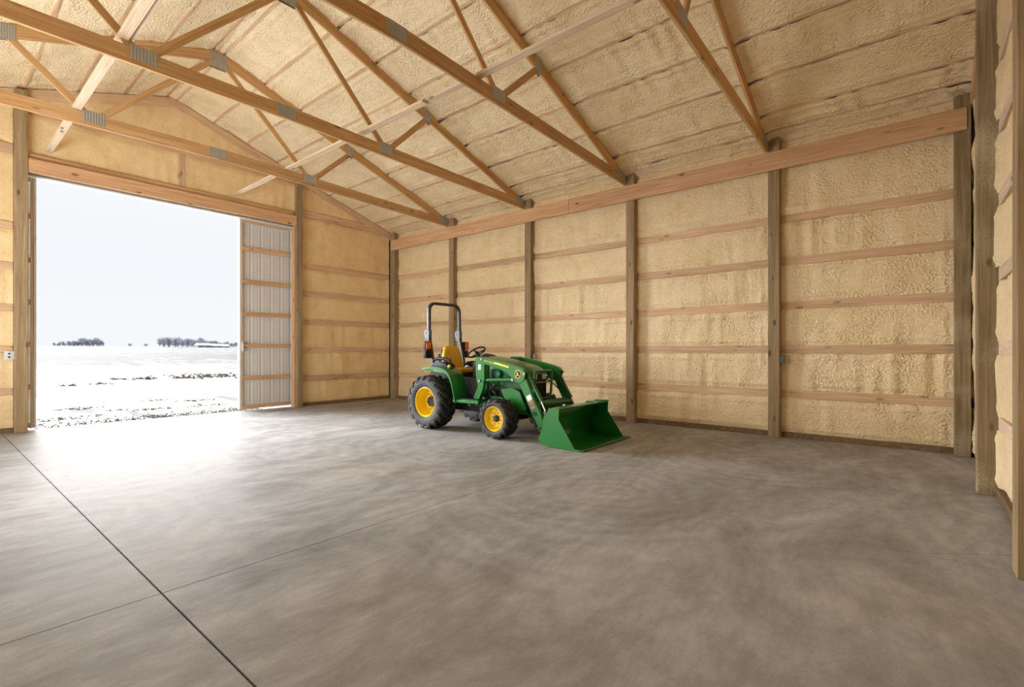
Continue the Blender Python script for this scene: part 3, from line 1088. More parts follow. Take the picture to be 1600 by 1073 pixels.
def wheel(name, cx, cy, Rr, width, rim, side, n_lug, dk):
    """side -1: outer face towards -X"""
    hw = width / 2
    w0 = empty(name, (cx, cy, Rr))
    w0.parent = trac
    w0.location = Vector((cx, cy, Rr)) - Vector(trac.location)
    c = (cx, cy, Rr)
    Rb = Rr * 0.905
    prof = [(-hw * .80, rim * 1.0), (-hw * .93, rim * 1.10), (-hw * 1.0, (rim + Rb) / 2), (-hw * .97, Rb * .93), (-hw * .86, Rb * .985), (-hw * .4, Rb), (0, Rb * 1.004),
            (hw * .4, Rb), (hw * .86, Rb * .985), (hw * .97, Rb * .93), (hw, (rim + Rb) / 2), (hw * .93, rim * 1.10), (hw * .80, rim * 1.0)]
    o = lathe('tyre', prof, c, M['sidewall'], w0, 56)
    o.data.materials.append(M['rubber'])
    for p in o.data.polygons:
        if abs(p.center.x - cx) < hw * .90 and math.hypot(p.center.y - cy, p.center.z - Rr) > Rb * .95:
            p.material_index = 1
    # chevron lugs
    bm = bmesh.new()
    for sg in (-1, 1):
        for i in range(n_lug):
            th = 2 * math.pi * (i + (0.5 if sg > 0 else 0)) / n_lug
            secs = [(-0.02 * width, Rr * .997, 0.0), (.30 * width, Rr * .995, .16), (.455 * width, Rr * .975, .26), (.515 * width, Rr * .90, .27)]
            prev = None
            for (xo, ro, da) in secs:
                half = 2 * math.pi / n_lug * (0.27 if xo > 0.05 else 0.22)
                ri = Rb * (.95 if xo < .5 * width else .90)
                q = []
                for (r_, a_) in ((ri, -half), (ro, -half * .8), (ro, half * .8), (ri, half)):
                    ang = th - da * 1.4 + a_
                    q.append(bm.verts.new((cx + sg * xo, cy + r_ * math.cos(ang), Rr + r_ * math.sin(ang))))
                if prev is None:
                    bm.faces.new(q)
                else:
                    for k in range(3):
                        bm.faces.new((prev[k], prev[k + 1], q[k + 1], q[k]))
                prev = q
            bm.faces.new(prev[::-1])
    tag(from_bm('tread', bm, M['rubber'], w0), kind='stuff')
    # dished rim
    f = side
    rp = [(f * hw * .84, rim * 1.02), (f * hw * .86, rim * .985), (f * hw * .80, rim * .94), (f * hw * (dk + .1), rim * .88), (f * hw * dk, rim * .82), (f * hw * dk, rim * .66),
          (f * hw * (dk + .07), rim * .60), (f * hw * (dk + .07), rim * .25)]
    tag(lathe('rim', rp + [(f * hw * (dk - .1), rim * .25), (f * hw * (dk - .1), rim * .8), (-f * hw * .84, rim * 1.01)], c, M['yellow'], w0, 48), 'yellow dished steel rim')
    xh = cx + f * hw * (dk + .07)
    lathe('hub', [(f * hw * (dk - .05), rim * .30), (f * hw * (dk + .22), rim * .27), (f * hw * (dk + .26), rim * .22), (f * hw * (dk + .36), rim * .18), (f * hw * (dk + .37), 0.002)], c, M['engine'], w0, 24)
    bm = bmesh.new()
    for k in range(8):
        a = 2 * math.pi * (k + .3) / 8
        y, z = cy + rim * .46 * math.cos(a), Rr + rim * .46 * math.sin(a)
        bm_tube(bm, [(xh - f * .005, y, z), (xh + f * .018, y, z)], rim * .045, 6)
    tag(from_bm('wheel_bolts', bm, M['steel'], w0), kind='stuff')
    bm = bmesh.new()
    for k in range(8):
        a = 2 * math.pi * (k + .8) / 8
        y, z = cy + rim * .73 * math.cos(a), Rr + rim * .73 * math.sin(a)
        bm_tube(bm, [(cx + f * hw * (dk - .02), y, z), (cx + f * hw * (dk + .008), y, z)], rim * .05, 8)
    tag(from_bm('rim_holes', bm, M['black'], w0), kind='stuff')
    return w0


RY, FY = 6.58, 5.0
wheel('rear_wheel', 5.58 + .175, RY, 0.468, 0.36, 0.255, -1, 17, -.35)
wheel('rear_wheel', 7.14 - .175, RY, 0.468, 0.36, 0.255, 1, 17, -.35)
wheel('front_wheel', 5.60 + .145, FY, 0.312, 0.29, 0.19, -1, 15, .22)
wheel('front_wheel', 7.12 - .145, FY, 0.312, 0.29, 0.19, 1, 15, .22)


def mirx(x):
    return 2 * TC - x


# chassis, engine, axles
box('transmission', 6.16, 6.56, 5.55, 6.95, 0.30, 0.78, M['engine'], trac, bev=.03)
box('engine_block', 6.18, 6.54, 4.75, 5.6, 0.42, 0.86, M['engine'], trac, bev=.02)
box('frame_rail', 6.14, 6.20, 4.55, 5.9, 0.36, 0.50, M['engine'], trac, bev=.008)
box('frame_rail', 6.52, 6.58, 4.55, 5.9, 0.36, 0.50, M['engine'], trac, bev=.008)
lathe('rear_axle', [(-.62, .09), (-.45, .09), (-.42, .13), (-.25, .13), (-.2, .16), (.2, .16), (.25, .13), (.42, .13), (.45, .09), (.62, .09)], (TC, RY, .468), M['engine'], trac, 20, cap=True)
extr('front_axle', [(5.87, .27), (6.2, .24), (6.52, .24), (6.85, .27), (6.85, .37), (6.55, .40), (6.17, .40), (5.87, .37)], FY - .06, FY + .06, M['engine'], trac, bev=.01, axis='y')
for sx in (5.875, mirx(5.875)):
    lathe('axle_knuckle', [(-.05, .075), (-.045, .1), (.045, .1), (.05, .075)], (sx, FY, .31), M['engine'], trac, 16, cap=True)
# engine bits seen through the gap behind the front wheel
rnd = random.Random(5)
bm = bmesh.new()
for k in range(26):
    x, y, z = rnd.uniform(6.0, 6.16), rnd.uniform(5.05, 6.2), rnd.uniform(.42, .88)
    bm_tube(bm, [(x, y, z), (x + rnd.uniform(-.03, .03), y + rnd.uniform(-.10, .10), z + rnd.uniform(-.07, .07))], rnd.uniform(.006, .02), 6)
tag(from_bm('engine_fittings', bm, M['steel'], trac), kind='stuff')
bm = bmesh.new()
for k in range(7):
    y = 5.1 + .13 * k
    bm_tube(bm, [(6.1, y, .45 + .03 * (k % 3)), (6.03, y + .06, .62), (6.08, y + .16, .78), (6.12, y + .22, .84)], .013, 6)
tag(from_bm('hydraulic_hoses', bm, M['black'], trac), kind='stuff')
box('gear_housing', 6.02, 6.2, 5.62, 6.2, 0.58, 0.90, M['engine'], trac, bev=.03)
box('gear_housing', 6.52, 6.70, 5.62, 6.2, 0.58, 0.90, M['engine'], trac, bev=.03)

# fenders and platforms
for mir in (False, True):
    fx = (lambda x: mirx(x)) if mir else (lambda x: x)
    fp = [(6.735, 1.035), (6.70, 1.068), (6.53, 1.086), (6.31, 1.08), (6.15, 1.045), (6.045, .965), (5.98, .835), (5.935, .676), (5.90, .53),
          (5.925, .53), (5.962, .676), (6.006, .825), (6.068, .945), (6.165, 1.02), (6.315, 1.052), (6.53, 1.058), (6.69, 1.042), (6.725, 1.015)]
    a, b = sorted((fx(5.68), fx(6.00)))
    fe = extr('fender', fp, a, b, M['green'], trac, bev=.006, seg=2)
    lip = [(y, z) for (y, z) in fp[:9]] + [(y + .01, z - .05) for (y, z) in fp[:9]][::-1]
    a, b = sorted((fx(5.668), fx(5.69)))
    extr('fender_lip', lip, a, b, M['green'], fe, bev=.003)
    inner = [(6.80, 1.03), (6.27, 1.03), (6.19, .89), (6.10, .58), (6.25, .56), (6.45, .95), (6.8, .98)]
    a, b = sorted((fx(5.99), fx(6.015)))
    extr('fender_panel', inner, a, b, M['green'], trac, bev=.004)
    a, b = sorted((fx(6.018), fx(6.03)))
    extr('shade_plate', [(6.88, 1.0), (6.25, 1.0), (6.17, .85), (6.12, .60), (6.15, .5), (6.95, .5), (7.0, .85)], a, b, M['engine'], trac, bev=.003)  # added black plate, painting in the shade behind the fender
    a, b = sorted((fx(5.70), fx(6.12)))
    pl = extr('step_platform', [(5.99, .495), (5.40, .505), (5.39, .56), (5.99, .55)], a, b, M['green'], trac, bev=.008)
    a, b = sorted((fx(5.73), fx(6.12)))
    box('rubber_mat', a, b, 5.43, 5.90, .556, .570, M['black'], pl, bev=.004)
    # console over the fender
    a, b = sorted((fx(5.84), fx(6.04)))
    co = extr('side_console', [(6.70, 1.09), (6.64, 1.15), (6.50, 1.17), (6.33, 1.15), (6.27, 1.10), (6.27, 1.02), (6.34, 1.0), (6.44, 1.06)], a, b, M['black'], trac, bev=.015, seg=2)
    if not mir:
        tube('control_lever', [(5.90, 6.26, 1.13), (5.885, 6.24, 1.22), (5.88, 6.235, 1.235)], .009, M['black'], co)
        lathe('lever_knob', [(-.028, .004), (-.022, .022), (0, .03), (.022, .022), (.028, .004)], (5.862, 6.24, 1.09), M['yellow'], co, 14)
        lathe('lever_knob', [(-.028, .004), (-.022, .024), (0, .034), (.022, .024), (.028, .004)], (5.862, 6.19, 1.07), M['black'], co, 14)
        tube('armrest', [(5.92, 6.72, 1.19), (5.92, 6.58, 1.225), (5.92, 6.40, 1.215), (5.92, 6.27, 1.185)], [.02, .034, .034, .02], M['black'], co, 12)
        tube('joystick', [(5.97, 6.62, 1.18), (5.96, 6.60, 1.27), (5.96, 6.60, 1.30)], [.010, .012, .018], M['black'], co, 10)
    else:
        tube('control_lever', [(6.80, 6.3, 1.17), (6.80, 6.26, 1.26)], .01, M['black'], co)
        lathe('lever_knob', [(-.02, .004), (-.016, .018), (0, .022), (.016, .018), (.02, .004)], (6.80, 6.26, 1.27), M['decal_red'], co, 12)

# roll bar
yr = 6.90
xl_, xr_ = 5.975, 6.755
path = [(xl_, 6.80, 1.02), (xl_, 6.83, 1.25), (xl_, yr, 1.62)]
arc = []
for k in range(7):
    a = math.pi - k * math.pi / 12
    arc.append((xl_ + .14 + .14 * math.cos(a), yr, 2.10 + .14 * math.sin(a)))
arc2 = [(mirx(x), y, z) for (x, y, z) in arc[::-1]]
tub = [(xl_, yr, 1.60)] + arc + arc2 + [(xr_, yr, 1.60)]


def square_tube(name, pts, hw_, hd, mat, parent):
    bm = bmesh.new()
    pts = [Vector(p) for p in pts]
    rings = []
    for i, p in enumerate(pts):
        d = (pts[min(i + 1, len(pts) - 1)] - pts[max(i - 1, 0)]).normalized()
        v = Vector((0, 1, 0))
        v = (v - d * v.dot(d)).normalized()
        u = d.cross(v).normalized()
        k = .72
        rings.append([bm.verts.new(p + u * hw_ * a + v * hd * b) for (a, b) in ((1, k), (k, 1), (-k, 1), (-1, k), (-1, -k), (-k, -1), (k, -1), (1, -k))])
    for a, b in zip(rings, rings[1:]):
        for i in range(8):
            bm.faces.new((a[i], a[(i + 1) % 8], b[(i + 1) % 8], b[i]))
    bm.faces.new(rings[0])
    bm.faces.new(rings[-1][::-1])
    return from_bm(name, bm, mat, parent, True)


rb = square_tube('roll_bar', tub, .026, .034, M['rops'], trac)
for sx in (xl_, xr_):
    s = -1
    square_tube('roll_bar_post', [(sx, 6.775, 1.03), (sx, 6.80, 1.2), (sx, yr, 1.60), (sx, yr, 1.70)], .029, .036, M['rops'], rb)
    hg = extr('folding_hinge', [(yr + .02, 1.75), (yr + .07, 1.75), (yr + .095, 1.70), (yr + .09, 1.63), (yr + .06, 1.60), (yr + .065, 1.56), (yr + .02, 1.54), (yr - .035, 1.56), (yr - .04, 1.74)],
              sx - .037, sx + .037, M['hinge'], rb, bev=.004)
    tag(tubes('hinge_pins', [([(sx - .05, yr + .055, 1.69), (sx + .05, yr + .055, 1.69)], .012), ([(sx - .05, yr + .05, 1.585), (sx + .05, yr + .05, 1.585)], .010)], M['steel'], rb), kind='stuff')
    # side face of the upright, grey where it catches the daylight
    o_ = -1 if sx < TC else 1
    lx = sx + o_ * .10
    lm = box('work_lamp', lx - .06, lx + .06, 6.80, 6.88, 1.225, 1.365, M['black'], trac, bev=.015)
    am = box('warning_lamp', lx - .065, lx + .06, 6.80, 6.865, 1.375, 1.535, M['black'], trac, bev=.012)
    tag(box('amber_lens', lx - .045 + .01 * o_, lx + .055, 6.785, 6.81, 1.385, 1.525, M['amber'], am, bev=.012), 'amber plastic lens')
    box('lamp_bracket', min(sx, lx), max(sx, lx), 6.85, 6.88, 1.36, 1.385, M['black'], trac)

# seat
st = empty('seat', (6.37, 6.5, .95))
st.parent = trac
st.location = Vector((6.37, 6.5, .95)) - Vector(trac.location)
bm = bmesh.new()
bo = [(-.24, 1.0), (-.245, 1.15), (-.225, 1.28), (-.185, 1.40), (-.12, 1.452), (0, 1.46), (.12, 1.452), (.185, 1.40), (.225, 1.28), (.245, 1.15), (.24, 1.0)]
fr = [bm.verts.new((6.37 + x, 6.62 + .14 * (z - 1.0) + .02 * (1 - (x / .25) ** 2), z)) for x, z in bo]
bk = [bm.verts.new((6.37 + x, 6.73 + .14 * (z - 1.0), z)) for x, z in bo]
bm.faces.new(fr)
bm.faces.new(bk[::-1])
for i in range(len(bo)):
    j = (i + 1) % len(bo)
    bm.faces.new((fr[i], bk[i], bk[j], fr[j]))
bmesh.ops.recalc_face_normals(bm, faces=bm.faces)
bmesh.ops.bevel(bm, geom=[e for e in bm.edges if e.calc_face_angle(0) > R(40)], offset=.035, segments=4, affect='EDGES', profile=.5)
tag(from_bm('backrest', bm, M['seat'], st, True), 'yellow padded backrest')
cu = [(-.245, 6.70), (-.25, 6.42), (-.225, 6.34), (-.16, 6.305), (.16, 6.305), (.225, 6.34), (.25, 6.42), (.245, 6.70)]
tag(extr('cushion', [(6.37 + x, y) for x, y in cu], .955, 1.045, M['seat'], st, bev=.032, seg=4, axis='z'), 'yellow padded cushion')
box('seat_base', 6.16, 6.58, 6.34, 6.74, .80, .955, M['black'], st, bev=.02)
extr('seat_shell', [(6.11, 1.0), (6.12, 1.2), (6.17, 1.38), (6.26, 1.43), (6.48, 1.43), (6.57, 1.38), (6.62, 1.2), (6.63, 1.0)], 6.735, 6.79, M['black'], st, bev=.015, seg=2, axis='y')

# steering column, dash and wheel
extr('dash_column', [(6.02, .60), (5.98, 1.0), (5.98, 1.16), (5.70, 1.26), (5.62, 1.20), (5.62, .60)], 6.17, 6.55, M['black'], trac, bev=.02, seg=2)
bm = bmesh.new()
rows = []
for k, (y, zt_, hw_) in enumerate([(6.0, 1.19, .12), (5.93, 1.27, .17), (5.82, 1.315, .20), (5.72, 1.30, .215), (5.62, 1.26, .225)]):
    rows.append([bm.verts.new((TC + hw_ * math.cos(a), y, 1.12 + (zt_ - 1.12) * math.sin(a) ** .6 if math.sin(a) > 0 else 1.12)) for a in [math.pi * i / 12 for i in range(13)]])
for a, b in zip(rows, rows[1:]):
    for i in range(12):
        bm.faces.new((a[i], a[i + 1], b[i + 1], b[i]))
bm.faces.new(rows[0])
bm.faces.new(rows[-1][::-1])
from_bm('dash_cowl', bm, M['engine'], trac, True)
sc_ = Vector((6.33, 6.03, 1.335))
ax = Vector((0, .55, .83)).normalized()
u = Vector((1, 0, 0))
v = ax.cross(u).normalized()
sw = tube('steering_wheel', [sc_ + (u * math.cos(2 * math.pi * k / 28) + v * math.sin(2 * math.pi * k / 28)) * .165 for k in range(29)], .014, M['black'], trac, 8)
tubes('wheel_spokes', [([sc_ - ax * .03, sc_ + (u * math.cos(a) + v * math.sin(a)) * .16], .011) for a in (R(90), R(210), R(330))], M['black'], sw)
tube('steering_shaft', [sc_ - ax * .0, sc_ - ax * .05, sc_ - ax * .22], [.035, .035, .025], M['black'], sw, 12)

# bonnet
secs = [(5.62, .235, 1.265), (5.40, .245, 1.24), (5.10, .25, 1.185), (4.86, .25, 1.13), (4.74, .235, 1.085), (4.68, .215, 1.03)]
rows = []
bm = bmesh.new()
for (y, hw_, zt_) in secs:
    pr = [(-1.0, .93 if y > 4.9 else .90), (-1.0, zt_ - .10), (-.97, zt_ - .045), (-.86, zt_ - .015), (-.5, zt_ - .002), (0, zt_), (.5, zt_ - .002), (.86, zt_ - .015), (.97, zt_ - .045), (1.0, zt_ - .10), (1.0, .93 if y > 4.9 else .90)]
    rows.append([bm.verts.new((TC + a * hw_, y, z)) for a, z in pr])
for a, b in zip(rows, rows[1:]):
    for i in range(len(a) - 1):
        bm.faces.new((a[i], a[i + 1], b[i + 1], b[i]))
bm.faces.new(rows[0])
bm.faces.new(rows[-1][::-1])
bmesh.ops.recalc_face_normals(bm, faces=bm.faces)
hood = from_bm('bonnet', bm, M['green'], trac, True)
box('grille', 6.16, 6.56, 4.665, 4.72, .52, .99, M['black'], trac, bev=.015)
for k in range(9):
    box('grille_bar', 6.18, 6.54, 4.655, 4.668, .55 + .04 * k, .562 + .04 * k, M['engine'], trac)
for sx in (6.235, 6.485):
    tag(box('headlamp', sx - .055, sx + .055, 4.652, 4.675, .90, .985, M['lens'], trac, bev=.01), 'clear headlamp')
box('radiator_side', 6.14, 6.155, 4.75, 5.0, .55, .93, M['black'], trac, bev=.004)
for sx in (6.125, mirx(6.125)):
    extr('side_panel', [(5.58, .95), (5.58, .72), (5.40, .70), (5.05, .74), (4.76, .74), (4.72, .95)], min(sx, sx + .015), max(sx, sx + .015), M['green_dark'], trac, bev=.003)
lathe('air_filter', [(-.07, .05), (-.06, .07), (.06, .07), (.07, .05)], (6.10, 5.30, .98), M['tank'], trac, 20, cap=True)
box('reservoir', 6.06, 6.12, 5.44, 5.52, .90, 1.06, M['lens'], trac, bev=.012)

# brush guard in front of the grille
gr = tube('brush_guard', [(6.13, 4.70, .45), (6.13, 4.60, .70), (6.13, 4.58, 1.0), (6.15, 4.59, 1.04), (6.57, 4.59, 1.04), (6.59, 4.58, 1.0), (6.59, 4.60, .70), (6.59, 4.68, .30)], .021, M['green'], trac, 10)
for zg, yg in ((.86, 4.585), (.60, 4.62)):
    tube('guard_bar', [(6.13, yg, zg), (6.59, yg, zg)], .013, M['green'], gr)
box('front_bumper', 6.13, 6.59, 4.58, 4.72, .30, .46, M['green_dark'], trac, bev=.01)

# loader ---------------------------------------------------------------------
ld = trac
mast = [(5.60, 1.23), (5.575, 1.255), (5.425, 1.258), (5.40, 1.22), (5.40, .896), (5.432, .745), (5.525, .551), (5.56, .46), (5.60, .46), (5.645, .597), (5.548, .771), (5.592, .948)]
arm_u = [(5.46, 1.235), (5.425, 1.25), (5.195, 1.22), (4.856, 1.153), (4.69, 1.118), (4.60, 1.085), (4.56, 1.04), (4.557, .966), (4.578, .913), (4.634, .872), (4.671, .861),
         (4.779, .886), (4.834, .957), (4.887, 1.001), (5.026, 1.054), (5.195, 1.107), (5.411, 1.145), (5.45, 1.165)]
arm_l = [(4.69, .90), (4.60, .96), (4.541, .924), (4.411, .661), (4.256, .397), (4.222, .24), (4.23, .19), (4.262, .168), (4.301, .194), (4.458, .456), (4.634, .774)]
for mir in (False, True):
    fx = (lambda x: mirx(x)) if mir else (lambda x: x)

    def X2(a, b):
        return sorted((fx(a), fx(b)))
    o = -1 if not mir else 1
    ma = extr('mast', mast, *X2(5.85, 5.90), M['green'], ld, bev=.005)
    extr('mast_plate', mast, *X2(5.96, 5.985), M['green'], ma, bev=.003)
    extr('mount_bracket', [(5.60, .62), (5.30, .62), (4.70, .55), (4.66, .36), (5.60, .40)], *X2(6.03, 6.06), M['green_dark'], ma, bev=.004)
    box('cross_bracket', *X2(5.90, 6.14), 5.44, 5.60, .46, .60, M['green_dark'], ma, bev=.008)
    au = extr('loader_arm', arm_u, *X2(5.84, 5.855), M['green'], ld, bev=.004)
    extr('arm_plate', arm_u, *X2(5.905, 5.92), M['green'], au, bev=.004)
    rim_ = [(y, z) for (y, z) in arm_u[1:7]]
    extr('arm_cap', rim_ + [(y + .004, z - .012) for (y, z) in rim_[::-1]], *X2(5.85, 5.91), M['green'], au, bev=0)
    al = extr('lower_arm', arm_l, *X2(5.852, 5.912), M['green'], ld, bev=.006)
    for nm, (y, z, r_) in {'arm_hole': (4.384, .424, .036), 'bucket_pivot': (4.270, .208, .036)}.items():
        q = lathe(nm, [(-.012, r_ * .7), (-.012, r_), (.012, r_), (.012, r_ * .7)], (fx(5.848), y, z), M['green'], al, 20, closed=True)
        lathe(nm + '_bore', [(-.008, r_ * .72), (.008, r_ * .72)], (fx(5.846), y, z), M['black'], al, 20, cap=True)
    for (y, z, r_) in ((4.572, 1.011, .024), (4.80, .912, .024), (5.453, 1.22, .018), (5.50, .87, .02)):
        lathe('pin', [(-.010, r_ * .5), (-.010, r_), (.012, r_)], (fx(5.838), y, z), M['steel'], au, 14, cap=True)
    # lift cylinder, mast to elbow
    lc = tube('lift_cylinder', [(fx(5.88), 5.36, .885), (fx(5.88), 4.98, .903)], .027, M['green'], ld, 14)
    tube('cylinder_barrel', [(fx(5.88), 5.02, .901), (fx(5.88), 4.84, .910)], .027, M['green'], lc, 12)
    tube('cylinder_rod', [(fx(5.88), 5.5, .878), (fx(5.88), 5.34, .886)], .014, M['chrome'], lc, 10)
    # bucket cylinder, elbow to bucket link
    bc = tube('bucket_cylinder', [(fx(5.95), 4.575, .985), (fx(5.95), 4.325, .60)], .030, M['green'], ld, 14)
    tube('cylinder_rod', [(fx(5.95), 4.34, .62), (fx(5.95), 4.245, .44)], .013, M['chrome'], bc, 10)
    extr('bucket_link', [(4.265, .465), (4.225, .46), (4.205, .42), (4.30, .20), (4.345, .21), (4.345, .25)], *X2(5.925, 5.945), M['green'], ld, bev=.004)
    lathe('link_pin', [(-.02, .012), (-.02, .024), (.02, .024), (.02, .012)], (fx(5.935), 4.242, .437), M['steel'], ld, 14, cap=True)
    tubes('hydraulic_hose', [([(fx(5.93), 4.60, 1.02), (fx(5.985), 4.50, .93), (fx(5.99), 4.42, .78), (fx(5.985), 4.33, .62), (fx(5.96), 4.33, .56)], .009),
                             ([(fx(5.99), 5.0, .95), (fx(6.0), 4.70, .86), (fx(5.99), 4.50, .70), (fx(5.97), 4.36, .58)], .009)], M['black'], ld)
    if not mir:
        extr('sub_frame_plate', [(5.16, .74), (4.92, .775), (4.764, .72), (4.688, .544), (4.65, .438), (4.815, .435), (5.05, .54)], 5.975, 6.0, M['green'], ld, bev=.004)
        # markings on the near arm
        ex = 5.8385
        sl = math.atan2(1.106 - 1.199, 5.397 - 4.872)
        tag(extr('stripe', [(5.17, 1.184), (4.872, 1.120), (4.876, 1.092), (5.175, 1.152)], ex, ex + .003, M['gold'], au, bev=0), 'yellow stripe')
        fc = bpy.data.curves.new('lettering', 'FONT')
        fc.body = 'JOHN DEERE'
        fc.align_x = 'LEFT'
        fc.extrude = .0012
        fc.size = .040
        ft = bpy.data.objects.new('lettering_curve', fc)
        COL.objects.link(ft)
        bpy.context.view_layer.update()
        fm = bpy.data.meshes.new_from_object(ft.evaluated_get(bpy.context.evaluated_depsgraph_get()))
        bpy.data.objects.remove(ft)
        fm.materials.clear()
        fm.materials.append(M['gold'])
        fo = bpy.data.objects.new('lettering', fm)
        link(fo, au)
        t = R(-12.5)
        ux = Vector((0, -math.cos(t), math.sin(t)))
        uz = Vector((0, math.sin(t), math.cos(t)))
        nn = ux.cross(uz)
        mw = Matrix((ux, uz, nn)).transposed().to_4x4()
        mw.translation = Vector((ex - .001, 5.40, 1.192)) - world_off(au)
        fo.matrix_local = mw
        tag(fo, 'yellow brand lettering')
        em = [(4.752, 1.03), (4.738, 1.055), (4.71, 1.063), (4.67, 1.063), (4.645, 1.053), (4.634, 1.03), (4.634, .972), (4.65, .948), (4.693, .935), (4.737, .948), (4.752, .972)]
        e1 = extr('emblem', em, ex, ex + .003, M['gold'], au, bev=0)
        cxm, czm = 4.693, 1.0
        extr('emblem_field', [(cxm + (y - cxm) * .86, czm + (z - czm) * .86) for y, z in em], ex - .002, ex + .002, M['black'], au, bev=0)
        deer = [(.040, -.030), (.022, -.012), (.016, .010), (.022, .030), (.014, .046), (.006, .036), (.000, .026), (-.006, .012), (-.002, .004), (-.022, -.012), (-.042, -.036), (-.034, -.038), (-.018, -.024),
                (.000, -.014), (.012, -.016), (.026, -.034), (.046, -.042)]
        extr('emblem_deer', [(cxm + y * .95, czm + z * .95) for y, z in deer], ex - .004, ex, M['gold'], au, bev=0)
        dd = extr('decal', [(5.535, 1.135), (5.475, 1.138), (5.475, 1.05), (5.535, 1.047)], 5.8465, 5.851, M['decal'], ma, bev=0)
        extr('decal_print', [(5.52, 1.075), (5.49, 1.077), (5.49, 1.06), (5.52, 1.058)], 5.8450, 5.847, M['decal_red'], ma, bev=0)
        extr('decal_print', [(5.52, 1.12), (5.49, 1.122), (5.49, 1.09), (5.52, 1.088)], 5.8450, 5.847, M['plate'], ma, bev=0)
        d_ = (4.411 - 4.541, .661 - .924)
        dl = math.hypot(*d_)
        d_ = (d_[0] / dl, d_[1] / dl)
        pr_ = (-d_[1], d_[0])

        def arm_pt(a, b):
            return (4.515 + d_[0] * a + pr_[0] * b * -1 * -1, .66 + d_[1] * a + pr_[1] * b)
        q0 = (4.50, .69)

        def ap(a, b):
            return (q0[0] + d_[0] * a - pr_[0] * b, q0[1] + d_[1] * a - pr_[1] * b)
        e2 = extr('decal', [ap(0, -.045), ap(0, .045), ap(.08, .045), ap(.08, -.045)], 5.8485, 5.853, M['decal'], al, bev=0)
        for k in range(3):
            extr('decal_print', [ap(.085 + .047 * k, -.04), ap(.085 + .047 * k, .04), ap(.125 + .047 * k, .04), ap(.125 + .047 * k, -.04)], 5.8485, 5.853, M['decal_red'] if k % 2 == 0 else M['hinge'], al, bev=0)
tube('torque_tube', [(5.91, 4.36, .545), (6.81, 4.36, .545)], .045, M['green_dark'], ld, 14)
extr('torque_plate', [(4.42, .50), (4.28, .54), (4.28, .56), (4.42, .60)], 6.0, 6.72, M['green_dark'], ld, bev=.004)

# bucket
B0, B1 = 5.65, 7.07
bk_ = empty('bucket', (TC, 3.9, 0))
bk_.parent = ld
bk_.location = Vector((TC, 3.9, 0)) - Vector(trac.location)
sidep = [(3.985, .553), (3.808, .556), (3.815, .40), (3.55, .022), (3.52, .006), (3.64, .006), (3.96, .006), (4.10, .03), (4.165, .085)]
for (a, b) in ((B0, B0 + .012), (B1 - .012, B1)):
    extr('bucket_side', sidep, a, b, M['green'], bk_, bev=.003)
inn = [(3.42, .006), (3.55, .010), (3.90, .014), (4.00, .03), (4.08, .075), (4.12, .14), (4.11, .20), (4.075, .30), (4.03, .42), (3.975, .545)]
out = [(y + .013 * (1 if i > 2 else 0), max(.004, z - .010 if i <= 4 else z)) for i, (y, z) in enumerate(inn)]
sh_v, sh_f = [], []
for i, (y, z) in enumerate(inn):
    th_ = .010
    j0, j1 = max(i - 1, 0), min(i + 1, len(inn) - 1)
    dy, dz = inn[j1][0] - inn[j0][0], inn[j1][1] - inn[j0][1]
    l_ = math.hypot(dy, dz)
    ny, nz = dz / l_, -dy / l_
    sh_v += [(B0 + .006, y, z + .004), (B1 - .006, y, z + .004), (B0 + .006, y + ny * th_, max(.002, z + nz * th_)), (B1 - .006, y + ny * th_, max(.002, z + nz * th_))]
for i in range(len(inn) - 1):
    a, b = 4 * i, 4 * (i + 1)
    sh_f += [(a, a + 1, b + 1, b), (a + 2, b + 2, b + 3, a + 3), (a, b, b + 2, a + 2), (a + 1, a + 3, b + 3, b + 1)]
sh_f += [(0, 2, 3, 1), (len(sh_v) - 4, len(sh_v) - 3, len(sh_v) - 1, len(sh_v) - 2)]
mk('bucket_shell', sh_v, sh_f, M['green'], bk_, smooth=True)
tag(box('cutting_edge', B0 + .01, B1 + .005, 3.415, 3.56, .003, .020, M['green_dark'], bk_, bev=.003), 'worn dark cutting edge')
extr('top_rail', [(3.985, .553), (3.808, .556), (3.812, .530), (3.90, .515), (3.985, .515)], B0 + .01, B1 - .01, M['green'], bk_, bev=.004)
for xx in (6.69, 6.96):
    extr('bucket_hook', [(4.02, .535), (4.0, .572), (3.80, .578), (3.775, .565), (3.80, .553), (3.98, .55)], xx, xx + .09, M['green'], bk_, bev=.004)
for sx in (B0, B1):
    box('wear_plate', sx - .006, sx + .018, 3.46, 3.60, .004, .022, M['green'], bk_, bev=.003)
for sx in (5.90, mirx(5.90)):
    extr('bucket_bracket', [(4.08, .46), (4.20, .44), (4.22, .38), (4.30, .18), (4.12, .12)], sx - .05, sx - .035, M['green'], bk_, bev=.003)

# ------------------------------------------------------------------ far trees and farm sheds
def gz(y):
    return -0.075 + 0.0105 * max(0.0, min(y, 420) - 12.5) - 0.02 * max(0.0, y - 420)


